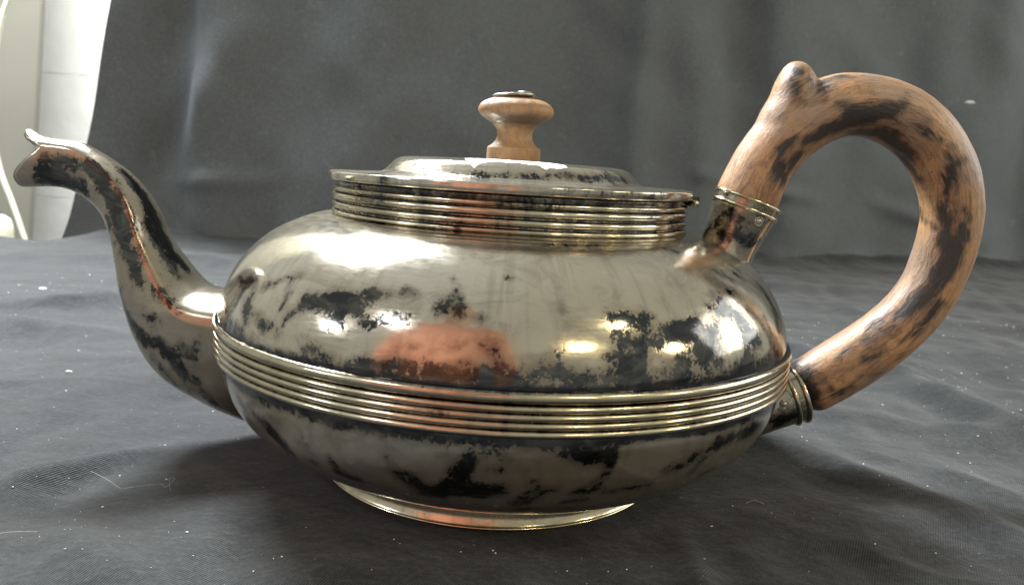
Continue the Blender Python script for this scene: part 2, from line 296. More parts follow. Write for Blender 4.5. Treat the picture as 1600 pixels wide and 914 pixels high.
#PATCHES: where tarnish, grime and bare wood lie, as capsules (end, end, radius) in mm on the surfaces
BODY_BLOBS = [
    ((-42.1,-61.5,55.1),(-39.3,-63.1,55.2),1.76), ((-39.3,-63.1,55.2),(-36.7,-64.6,55.4),1.75), ((-36.7,-64.6,55.4),(-34.1,-65.9,55.5),1.73), ((-34.1,-65.9,55.5),(-32.0,-67.2,55.2),1.72),
    ((-32.0,-67.2,55.2),(-29.9,-68.3,54.9),1.70), ((-38.1,-65.4,53.0),(-34.9,-67.7,52.0),1.19), ((-34.9,-67.7,52.0),(-31.8,-69.8,50.9),1.18), ((-30.5,-66.6,56.9),(-27.4,-67.2,57.8),0.92),
    ((-27.4,-67.2,57.8),(-24.4,-67.6,58.6),0.91), ((-21.3,-68.2,59.2),(-18.2,-69.2,59.0),0.65), ((-12.4,-72.2,56.9),(-11.2,-72.0,57.4),1.40), ((-10.3,-71.3,58.4),(-9.2,-72.5,57.1),1.02),
    ((-9.2,-72.5,57.1),(-8.2,-73.5,55.7),1.01), ((-5.7,-73.9,55.6),(-4.4,-73.9,55.6),0.63), ((-11.1,-67.7,62.0),(-10.4,-69.0,60.9),0.39), ((-9.8,-71.4,58.5),(-9.7,-69.9,60.2),0.51),
    ((-25.9,-70.6,53.8),(-23.5,-71.3,54.0),1.41), ((-23.5,-71.3,54.0),(-21.0,-72.0,54.1),1.41), ((-21.0,-72.0,54.1),(-18.6,-72.5,54.3),1.40), ((-29.3,-69.7,53.0),(-27.5,-70.5,53.0),0.78),
    ((-27.5,-70.5,53.0),(-25.8,-71.1,52.9),0.77), ((-41.4,-66.6,45.6),(-39.2,-67.9,45.6),1.06), ((-39.2,-67.9,45.6),(-37.0,-69.1,45.5),1.05), ((-37.0,-69.2,45.1),(-34.9,-70.3,44.7),1.05),
    ((-34.9,-70.3,44.7),(-32.8,-71.4,44.2),1.04), ((-30.0,-72.5,44.7),(-27.1,-73.7,44.3),1.15), ((-27.1,-73.7,44.3),(-24.2,-74.8,43.8),1.14), ((-22.2,-75.2,45.3),(-20.3,-75.8,44.6),1.01),
    ((-16.5,-76.6,45.3),(-14.1,-77.1,45.3),1.25), ((-14.1,-77.1,45.3),(-11.7,-77.5,45.3),1.24), ((-11.7,-77.5,45.3),(-9.4,-77.8,45.2),1.24), ((-9.4,-77.8,45.2),(-7.0,-78.0,45.2),1.24),
    ((-5.8,-77.9,46.3),(-2.9,-78.1,46.0),1.61), ((-2.9,-78.1,46.0),(-0.0,-78.2,45.7),1.60), ((-0.0,-78.2,45.7),(2.9,-78.2,45.3),1.60), ((-22.8,-75.3,42.1),(-19.7,-76.2,42.4),0.76),
    ((-19.7,-76.2,42.4),(-16.6,-76.9,42.7),0.75), ((-16.6,-76.9,42.7),(-13.5,-77.4,42.9),0.75), ((-13.5,-77.4,42.9),(-10.5,-77.9,43.1),0.75), ((-10.5,-77.9,43.1),(-7.5,-78.2,43.2),0.74),
    ((-7.5,-78.2,43.2),(-4.6,-78.4,43.4),0.74), ((-4.6,-78.4,43.4),(-1.6,-78.5,43.5),0.74), ((-1.6,-78.5,43.5),(1.4,-78.5,43.5),0.74), ((1.4,-78.5,43.5),(4.3,-78.4,43.6),0.74),
    ((4.3,-78.4,43.6),(7.3,-78.2,43.6),0.74), ((-28.2,-73.5,42.1),(-25.5,-74.5,42.1),0.51), ((-25.5,-74.5,42.1),(-22.8,-75.3,42.1),0.51), ((-56.1,-53.2,49.6),(-52.8,-56.8,49.0),1.00),
    ((-53.6,-56.4,48.2),(-50.9,-59.1,47.7),1.13), ((-50.9,-59.1,47.7),(-48.3,-61.4,47.2),1.11), ((-64.8,-37.8,54.4),(-61.0,-42.5,55.4),1.40), ((-61.0,-42.5,55.4),(-57.8,-45.9,56.3),1.36),
    ((-54.1,-50.6,55.8),(-50.8,-52.7,57.1),0.58), ((-50.8,-52.7,57.1),(-47.8,-54.3,58.2),0.57), ((-47.8,-54.3,58.2),(-44.9,-55.6,59.3),0.56), ((-58.4,-49.3,51.7),(-58.1,-51.2,49.5),0.73),
    ((-58.1,-51.2,49.5),(-57.9,-52.4,47.1),0.72), ((-48.8,-59.8,49.9),(-48.2,-58.7,52.5),0.41), ((-48.2,-58.7,52.5),(-47.8,-57.2,55.1),0.41), ((-47.8,-57.2,55.1),(-47.5,-55.2,57.7),0.42),
    ((-47.1,-61.9,48.3),(-45.7,-61.9,50.5),0.68), ((-45.7,-61.9,50.5),(-44.5,-61.5,52.6),0.68), ((-44.5,-61.5,52.6),(-43.3,-61.0,54.6),0.68), ((-68.2,-37.9,47.5),(-64.0,-45.3,46.1),1.09),
    ((-61.7,-44.2,52.9),(-62.5,-44.6,51.0),0.75), ((-62.5,-44.6,51.0),(-63.5,-44.6,49.0),0.75), ((-63.8,-45.7,45.4),(-59.7,-51.1,44.9),0.45), ((-59.7,-51.1,44.9),(-56.1,-55.1,44.2),0.44),
    ((-56.1,-55.1,44.2),(-53.0,-58.3,43.3),0.43), ((-53.0,-58.3,43.3),(-50.0,-60.8,42.3),0.42), ((-50.0,-60.8,42.1),(-46.5,-63.6,42.2),0.55), ((-46.5,-63.6,42.2),(-43.1,-65.9,42.1),0.54),
    ((-43.1,-65.9,42.1),(-39.9,-67.9,41.9),0.53), ((21.6,-70.2,56.6),(24.3,-69.6,56.3),1.42), ((24.3,-69.6,56.3),(27.0,-68.8,56.0),1.42), ((27.0,-68.8,56.0),(29.8,-67.9,55.6),1.43),
    ((28.4,-69.3,54.4),(28.0,-70.8,52.1),1.17), ((28.0,-70.8,52.1),(27.7,-72.0,49.7),1.16), ((27.7,-72.0,49.7),(27.5,-72.9,47.3),1.15), ((21.0,-74.4,49.3),(24.2,-73.6,48.9),1.39),
    ((24.2,-73.6,48.9),(27.4,-72.6,48.4),1.40), ((22.2,-72.1,53.4),(24.2,-71.9,52.5),1.02), ((24.2,-71.9,52.5),(26.3,-71.7,51.6),1.02), ((7.2,-77.8,46.1),(10.0,-77.5,46.0),1.61),
    ((10.0,-77.5,46.0),(12.9,-77.1,45.9),1.61), ((12.9,-77.1,45.9),(15.8,-76.6,45.7),1.62), ((15.8,-76.6,45.7),(18.8,-76.0,45.5),1.62), ((18.8,-76.0,45.5),(21.7,-75.3,45.3),1.63),
    ((21.7,-75.3,45.3),(24.8,-74.4,45.0),1.64), ((24.8,-74.4,45.0),(27.9,-73.3,44.7),1.65), ((10.1,-76.2,50.4),(11.9,-75.7,50.9),0.50), ((14.6,-76.3,48.1),(15.8,-75.9,48.6),0.75),
    ((7.6,-77.1,48.8),(9.6,-77.1,48.0),0.37), ((31.6,-69.2,52.2),(34.4,-67.3,53.2),1.69), ((34.4,-67.3,53.2),(37.2,-65.1,54.2),1.71), ((37.2,-65.1,54.2),(40.3,-62.6,55.1),1.73),
    ((37.8,-65.2,53.5),(41.3,-63.2,53.3),2.40), ((41.3,-63.2,53.3),(45.0,-60.9,53.0),2.43), ((40.0,-65.7,50.3),(43.2,-64.0,49.7),2.13), ((43.2,-64.0,49.7),(46.5,-61.9,49.1),2.16),
    ((34.8,-69.4,48.6),(38.2,-67.7,48.0),1.18), ((38.2,-67.7,48.0),(41.9,-65.8,47.4),1.19), ((41.9,-65.8,47.4),(45.7,-63.4,46.6),1.20), ((32.7,-71.1,45.8),(35.4,-69.9,45.5),0.78),
    ((35.4,-69.9,45.5),(38.1,-68.5,45.2),0.78), ((38.1,-68.5,45.2),(41.0,-66.9,44.8),0.79), ((47.7,-53.6,58.8),(48.8,-54.1,57.5),1.85), ((48.8,-54.1,57.5),(50.0,-54.3,56.2),1.85),
    ((44.8,-57.1,57.8),(47.2,-56.5,56.4),1.12), ((53.5,-52.8,53.9),(55.1,-52.6,52.1),2.15), ((55.1,-52.6,52.1),(56.8,-52.0,50.3),2.16), ((54.0,-55.0,50.0),(54.9,-55.4,47.3),1.28),
    ((58.5,-49.4,51.3),(59.1,-49.8,49.5),0.88), ((59.1,-49.8,49.5),(59.7,-50.0,47.7),0.88), ((49.3,-43.9,64.1),(52.7,-43.1,62.5),1.35), ((54.0,-33.4,65.7),(56.2,-34.9,64.1),0.95),
    ((55.5,-38.5,62.9),(57.4,-37.7,62.0),0.93), ((52.7,-47.5,59.9),(53.3,-47.5,59.3),0.88), ((50.8,-48.7,60.4),(51.5,-48.6,60.0),0.44), ((62.4,-32.3,60.6),(64.0,-32.3,59.0),1.12),
    ((64.0,-32.3,59.0),(66.0,-31.2,57.4),1.12), ((65.6,-32.5,57.1),(67.0,-33.1,54.8),1.28), ((67.0,-33.1,54.8),(68.7,-32.7,52.4),1.28), ((66.7,-35.2,53.5),(67.3,-37.3,50.4),1.27),
    ((67.3,-37.3,50.4),(68.7,-37.2,46.8),1.26), ((61.6,-43.7,53.3),(63.5,-43.5,50.3),0.76), ((63.1,-45.7,47.7),(65.5,-43.2,45.3),1.05), ((65.5,-43.2,45.3),(69.0,-38.0,42.2),1.07),
    ((51.1,-59.5,45.2),(54.4,-56.5,45.2),1.39), ((54.4,-56.5,45.2),(58.1,-52.7,45.2),1.42), ((43.7,-64.9,46.2),(46.6,-62.8,46.5),0.94), ((59.4,-51.6,43.6),(62.5,-47.8,43.9),0.88),
    ((62.5,-47.8,43.9),(66.1,-42.6,44.0),0.89), ((28.0,-73.4,43.8),(31.0,-72.2,43.9),0.38), ((31.0,-72.2,43.9),(34.2,-70.7,43.9),0.39), ((34.2,-70.7,43.9),(37.5,-69.1,43.9),0.39),
    ((37.5,-69.1,43.9),(40.9,-67.1,43.9),0.39), ((40.9,-67.1,43.9),(44.4,-64.9,43.7),0.40), ((44.4,-64.9,43.7),(48.2,-62.1,43.5),0.41), ((48.2,-62.1,43.5),(52.3,-58.8,43.1),0.41),
    ((52.3,-58.8,43.1),(56.8,-54.5,42.4),0.42), ((56.8,-54.5,42.4),(62.2,-48.3,41.3),0.43), ((6.4,-56.3,68.8),(9.6,-55.3,69.0),0.42), ((9.6,-55.3,69.0),(12.8,-54.1,69.1),0.42),
    ((12.8,-54.1,69.1),(16.2,-52.7,69.3),0.42), ((16.2,-52.7,69.3),(19.6,-51.0,69.4),0.42), ((19.6,-51.0,69.4),(23.1,-49.0,69.6),0.43), ((23.1,-49.0,69.6),(26.7,-46.6,69.6),0.43),
    ((26.7,-46.6,69.6),(30.5,-43.9,69.7),0.44), ((35.0,-44.4,68.8),(37.4,-44.0,68.4),0.59), ((37.4,-44.0,68.4),(39.8,-43.3,68.0),0.60), ((-29.6,-40.1,70.3),(-26.2,-42.3,70.3),0.45),
    ((-26.2,-42.3,70.3),(-23.0,-44.3,70.3),0.45), ((-23.0,-44.3,70.3),(-19.8,-46.0,70.2),0.44), ((-19.8,-46.0,70.2),(-16.7,-47.6,70.2),0.44), ((-16.7,-47.6,70.2),(-13.7,-48.9,70.1),0.44),
    ((-36.8,-34.4,70.2),(-33.1,-37.4,70.3),0.62), ((-33.1,-37.4,70.3),(-29.6,-40.1,70.3),0.61), ((11.7,-71.2,58.4),(12.3,-71.2,58.2),0.26), ((-10.8,-70.5,59.3),(-10.3,-71.0,58.9),0.26),
    ((1.2,-67.2,63.2),(1.3,-67.2,63.2),0.26), ((-18.1,-75.0,49.7),(-17.8,-75.1,49.6),0.25), ((-4.3,-76.2,51.4),(-3.6,-76.3,51.4),0.25), ((-10.5,-76.4,49.8),(-8.0,-76.5,50.2),0.37),
    ((-1.8,-76.8,50.4),(-0.9,-77.4,48.7),0.87), ((-24.3,-74.6,44.7),(-22.1,-75.2,45.4),0.63), ((-22.1,-75.2,45.4),(-20.0,-75.6,46.0),0.63), ((-20.0,-75.6,46.0),(-17.9,-76.0,46.7),0.63),
    ((-54.0,-54.5,25.6),(-51.7,-56.2,24.4),1.45), ((-51.7,-56.2,24.4),(-49.5,-57.4,23.1),1.44), ((-50.4,-57.0,23.6),(-48.0,-57.7,21.5),1.43), ((-48.0,-57.7,21.5),(-45.9,-57.3,19.0),1.43),
    ((-61.4,-47.2,27.8),(-60.1,-48.4,26.7),0.75), ((-56.1,-52.9,26.4),(-54.5,-54.3,26.2),0.59), ((-43.5,-62.4,23.8),(-40.2,-64.8,24.0),0.56), ((-42.4,-64.6,27.2),(-41.3,-64.7,25.5),0.27),
    ((-41.8,-60.3,18.9),(-38.8,-62.7,19.5),0.57), ((-35.9,-66.2,22.0),(-34.0,-65.4,19.4),0.82), ((-34.3,-63.9,17.9),(-31.6,-65.1,17.7),0.55), ((-31.6,-65.1,17.7),(-29.0,-65.9,17.3),0.55),
    ((-4.7,-77.8,30.5),(-4.8,-77.5,28.7),1.13), ((-4.8,-77.5,28.7),(-4.9,-77.0,26.8),1.14), ((-5.8,-76.9,26.7),(-6.9,-76.0,24.3),2.29), ((-6.9,-76.0,24.3),(-8.0,-74.6,21.6),2.31),
    ((-14.1,-71.2,17.9),(-10.9,-72.4,18.7),2.26), ((-10.9,-72.4,18.7),(-7.9,-73.2,19.4),2.24), ((-7.9,-73.2,19.4),(-4.8,-73.9,19.9),2.23), ((-4.8,-73.9,19.9),(-1.8,-74.3,20.4),2.22),
    ((-1.8,-74.3,20.4),(1.1,-74.5,20.7),2.21), ((-17.3,-72.8,21.2),(-16.0,-71.9,19.4),1.05), ((-16.0,-71.9,19.4),(-14.8,-70.5,17.3),1.06), ((-19.9,-73.1,23.0),(-18.4,-72.4,21.0),0.52),
    ((-5.1,-78.0,31.8),(-7.3,-77.8,31.5),0.50), ((-7.3,-77.8,31.5),(-9.5,-77.5,31.1),0.50), ((-10.1,-76.9,28.5),(-8.8,-77.1,28.3),0.51), ((-2.5,-77.8,30.0),(0.4,-77.8,29.7),0.63),
    ((0.4,-77.8,29.7),(3.2,-77.7,29.3),0.63), ((-0.4,-76.8,25.7),(2.1,-77.0,26.6),0.38), ((11.3,-77.2,31.2),(12.9,-76.9,31.1),0.76), ((12.9,-76.9,31.1),(14.6,-76.6,30.9),0.76),
    ((15.2,-76.4,30.5),(17.4,-75.9,30.1),1.27), ((17.4,-75.9,30.1),(19.7,-75.2,29.7),1.28), ((19.7,-75.2,29.7),(21.9,-74.5,29.2),1.28), ((21.4,-74.4,28.0),(22.4,-74.7,30.9),0.65),
    ((24.1,-74.2,31.5),(23.2,-74.0,28.5),0.52), ((23.2,-74.0,28.5),(22.4,-73.3,25.3),0.52), ((20.7,-72.5,22.4),(21.9,-72.7,23.5),0.53), ((20.3,-71.6,20.6),(22.3,-71.5,21.4),0.53),
    ((36.2,-66.8,23.8),(39.2,-65.4,24.4),0.41), ((39.5,-65.2,24.3),(41.9,-64.2,25.5),0.55), ((41.9,-64.2,25.5),(44.4,-62.9,26.6),0.55), ((46.6,-56.8,19.3),(50.0,-54.7,20.1),0.58),
    ((42.9,-61.5,21.6),(44.1,-61.5,23.0),0.42), ((44.1,-61.5,23.0),(45.5,-61.1,24.2),0.42), ((46.1,-61.7,26.7),(49.1,-59.6,27.2),0.70), ((49.1,-59.6,27.2),(52.3,-57.0,27.5),0.71),
    ((48.2,-60.8,28.7),(52.2,-57.5,28.8),0.98), ((52.2,-57.5,28.8),(56.7,-53.0,28.6),1.00), ((56.7,-53.0,28.6),(62.2,-46.1,27.6),1.03), ((54.5,-54.6,26.8),(57.0,-52.3,27.7),0.73),
    ((57.0,-52.3,27.7),(59.8,-49.4,28.4),0.74), ((59.8,-49.4,28.4),(63.1,-45.4,28.7),0.75), ((23.2,-70.1,19.7),(26.0,-69.3,19.9),0.54), ((26.0,-69.3,19.9),(28.8,-68.2,20.1),0.54),
    ((29.0,-67.7,19.4),(30.7,-67.2,19.8),0.68), ((30.7,-67.2,19.8),(32.5,-66.6,20.2),0.68), ((16.4,-71.9,19.5),(18.0,-72.0,20.2),0.79), ((18.0,-72.0,20.2),(19.6,-72.0,20.9),0.79),
    ((15.4,-69.7,16.6),(18.1,-69.6,17.2),1.08), ((9.7,-73.5,20.1),(12.2,-73.6,20.8),0.65), ((7.7,-73.5,19.7),(8.9,-74.2,21.0),0.65), ((5.0,-71.3,16.7),(7.2,-72.3,18.0),1.33),
    ((6.6,-67.8,13.8),(8.2,-67.7,13.8),0.82), ((-22.6,-73.6,26.2),(-21.0,-73.7,25.2),0.39), ((-21.1,-72.4,22.2),(-19.3,-72.4,21.3),0.39), ((7.7,-75.3,22.8),(8.3,-75.1,22.7),0.26),
    ((-17.2,-75.9,29.7),(-17.0,-76.0,29.6),0.25)]
REED_BLOBS = [
    ((-5.4,-49.4,77.3),(-2.0,-49.6,77.4),0.43), ((-2.0,-49.6,77.4),(1.4,-49.5,77.5),0.43), ((1.4,-49.5,77.5),(4.9,-49.2,77.6),0.43), ((4.9,-49.2,77.6),(8.3,-48.6,77.7),0.43),
    ((8.3,-48.6,77.7),(11.9,-47.6,77.8),0.43), ((11.9,-47.6,77.8),(28.1,38.8,74.5),0.43), ((28.1,38.8,74.5),(32.7,34.6,74.8),0.65), ((32.7,34.6,74.8),(37.1,29.7,75.2),0.64),
    ((37.1,29.7,75.2),(41.2,24.0,75.6),0.63), ((-37.1,-33.4,75.3),(-33.3,-37.1,75.4),0.47), ((-33.3,-37.1,75.4),(-29.8,-40.0,75.4),0.46), ((-15.4,-46.6,71.6),(-2.5,-48.9,72.0),0.29),
    ((-2.5,-48.9,72.0),(0.6,-49.2,72.0),0.29), ((30.7,-39.1,76.9),(34.4,-35.7,76.6),0.61), ((34.4,-35.7,76.6),(46.8,10.5,74.4),0.62), ((46.8,10.5,74.4),(43.0,-24.5,76.0),0.77),
    ((36.8,-32.8,73.7),(40.4,-28.8,73.5),0.79), ((40.4,-28.8,73.5),(44.9,-21.6,73.1),0.80), ((-17.2,-78.0,37.6),(-14.7,-78.5,37.5),0.25), ((-14.7,-78.5,37.5),(-12.2,-78.9,37.4),0.25),
    ((-12.2,-78.9,37.4),(-9.7,-79.1,37.2),0.25)]
LID_BLOBS = [
    ((-12.4,-33.8,82.6),(-8.8,-34.8,82.7),0.62), ((-8.8,-34.8,82.7),(-5.2,-35.4,82.8),0.62), ((-5.2,-35.4,82.8),(-1.6,-35.6,82.9),0.61), ((-1.6,-35.6,82.9),(2.0,-35.5,83.0),0.61),
    ((2.0,-35.5,83.0),(5.6,-35.0,83.1),0.61), ((5.6,-35.0,83.1),(9.2,-34.1,83.2),0.62), ((10.8,-33.3,83.6),(14.0,-32.1,83.5),0.78), ((14.0,-32.1,83.5),(17.3,-30.5,83.5),0.78),
    ((17.3,-30.5,83.5),(20.7,-28.4,83.5),0.79), ((20.7,-27.8,83.9),(24.8,-24.4,83.8),1.44), ((24.8,-24.4,83.8),(29.2,-19.2,83.7),1.46), ((-29.7,-41.3,80.2),(-28.9,-41.9,80.1),0.45),
    ((-23.5,-26.1,83.5),(-20.9,-28.1,83.6),0.48), ((-20.9,-28.1,83.6),(-18.3,-29.7,83.7),0.48), ((7.2,-50.3,80.3),(10.3,-49.8,80.4),0.21), ((10.3,-49.8,80.4),(13.4,-49.0,80.5),0.21),
    ((13.4,-49.0,80.5),(16.6,-48.0,80.6),0.21), ((16.6,-48.0,80.6),(19.8,-46.8,80.7),0.22), ((19.8,-46.8,80.7),(23.1,-45.2,80.8),0.22), ((23.1,-45.2,80.8),(26.5,-43.2,80.9),0.22),
    ((26.5,-43.2,80.9),(30.1,-40.7,81.0),0.22), ((30.1,-41.0,80.2),(33.0,-38.7,80.1),0.30), ((33.0,-38.7,80.1),(36.1,-35.8,80.0),0.30), ((36.1,-35.8,80.0),(39.5,-31.9,79.8),0.31)]
SPOUT_BLOBS = [
    ((-132.0,-4.6,77.3),(-131.2,-4.7,78.1),0.89), ((-130.2,-4.9,80.4),(-126.2,-5.1,80.0),1.43), ((-126.2,-5.1,80.0),(-122.0,-5.4,79.7),1.43), ((-133.2,-3.9,74.9),(-129.9,-4.2,75.5),1.08),
    ((-129.9,-4.2,75.5),(-126.6,-4.5,76.2),1.08), ((-126.6,-4.5,76.2),(-123.2,-5.1,76.8),1.07), ((-133.3,-3.2,73.5),(-129.4,-3.3,73.6),1.26), ((-129.4,-3.3,73.6),(-125.1,-4.0,73.7),1.26),
    ((-125.1,-4.0,73.7),(-120.5,-5.1,73.9),1.26), ((-122.3,-4.3,72.9),(-119.1,-4.7,70.8),1.08), ((-127.7,-4.8,78.3),(-130.5,-4.6,77.4),0.71), ((-121.1,-5.5,78.7),(-118.2,-5.9,77.8),1.42),
    ((-118.2,-5.9,77.8),(-115.3,-6.4,76.9),1.42), ((-115.3,-6.4,76.5),(-112.6,-7.1,73.2),2.13), ((-112.6,-7.1,73.2),(-109.7,-7.9,69.9),2.13), ((-109.7,-7.9,69.9),(-108.5,-8.4,66.6),2.13),
    ((-108.5,-8.4,66.6),(-107.2,-8.9,63.4),2.13), ((-107.6,-8.8,63.3),(-106.6,-9.3,59.9),1.77), ((-106.6,-9.3,59.9),(-105.5,-9.8,56.4),1.77), ((-105.5,-9.8,56.4),(-104.0,-10.5,53.5),1.60),
    ((-104.0,-10.5,53.5),(-102.5,-11.3,50.5),1.60), ((-112.2,-6.8,63.8),(-111.3,-7.3,62.6),0.72), ((-118.0,-5.8,80.2),(-115.2,-6.3,78.2),0.53), ((-115.2,-6.3,78.2),(-112.4,-6.9,76.2),0.53),
    ((-107.5,-8.1,71.2),(-105.8,-8.7,68.3),0.44), ((-105.8,-8.7,68.3),(-104.3,-9.0,65.3),0.44), ((-104.3,-9.0,65.3),(-103.0,-9.4,61.9),0.44), ((-103.0,-9.4,61.9),(-101.6,-9.8,58.4),0.44),
    ((-101.4,-10.2,57.6),(-100.0,-11.2,54.2),0.35), ((-110.0,-1.1,77.2),(-107.2,-1.3,74.2),1.64), ((-107.2,-1.3,74.2),(-105.0,-0.2,71.1),1.64), ((-105.0,-0.2,71.1),(-103.6,-0.4,68.5),2.02),
    ((-103.6,-0.4,68.5),(-102.4,-0.1,65.8),2.02), ((-102.4,-0.1,65.8),(-101.4,0.7,63.0),2.03), ((-101.4,0.7,63.0),(-99.5,0.6,58.9),2.04), ((-99.5,0.6,58.9),(-96.9,-1.2,55.1),2.04),
    ((-102.2,-2.5,65.0),(-101.2,-2.9,62.1),1.82), ((-101.2,-2.9,62.1),(-100.0,-3.7,59.2),1.82), ((-100.0,-3.7,59.2),(-98.5,-5.1,56.3),1.82), ((-96.9,-1.2,55.1),(-95.2,-0.1,52.7),1.66),
    ((-95.2,-0.1,52.7),(-93.4,0.9,50.4),1.67), ((-97.3,-5.6,54.6),(-95.1,-5.8,51.6),1.45), ((-95.1,-5.8,51.6),(-92.7,-6.1,48.6),1.45), ((-103.9,-10.9,49.5),(-100.7,-12.2,47.2),1.07),
    ((-108.4,-8.2,44.3),(-107.1,-8.8,40.3),1.44), ((-107.1,-8.8,40.3),(-105.9,-9.2,36.3),1.44), ((-105.9,-9.2,36.3),(-102.6,-11.4,33.8),1.81), ((-102.6,-11.4,33.8),(-100.0,-12.3,30.9),1.79),
    ((-100.3,-12.7,33.7),(-97.4,-13.7,32.3),1.60), ((-97.4,-13.7,32.3),(-94.6,-14.4,30.8),1.60), ((-94.9,-14.4,31.7),(-92.4,-14.8,29.7),1.59), ((-92.4,-14.8,29.7),(-90.0,-14.9,27.6),1.59),
    ((-91.0,-14.7,27.5),(-89.3,-14.1,23.7),1.42), ((-89.3,-14.1,23.7),(-87.9,-12.8,19.8),1.43), ((-94.1,-11.1,20.8),(-91.1,-10.3,17.9),1.09), ((-99.4,-13.3,39.4),(-97.3,-14.1,38.3),1.06),
    ((-97.3,-14.1,38.3),(-95.3,-14.6,37.2),1.06), ((-96.7,-13.3,46.7),(-94.4,-14.0,45.2),0.70), ((-94.4,-14.0,45.2),(-92.2,-14.7,43.6),0.70), ((-88.7,-15.7,31.5),(-86.9,-15.8,29.8),0.88),
    ((-86.9,-15.8,29.8),(-85.2,-15.9,28.1),0.88), ((-85.0,-16.2,30.4),(-82.7,-16.7,33.9),0.70), ((-85.9,-14.1,21.7),(-83.8,-14.1,20.4),0.89), ((-84.6,-12.2,17.0),(-81.9,-11.4,14.5),1.09),
    ((-81.9,-11.4,14.5),(-79.5,-9.8,11.8),1.09), ((-81.2,-12.6,16.0),(-80.2,-11.4,13.8),1.08), ((-88.4,-12.6,19.7),(-87.3,-10.8,16.4),0.90), ((-97.4,-12.4,26.5),(-95.4,-12.4,24.3),0.90),
    ((-95.4,-12.4,24.3),(-93.6,-12.0,22.0),0.90)]
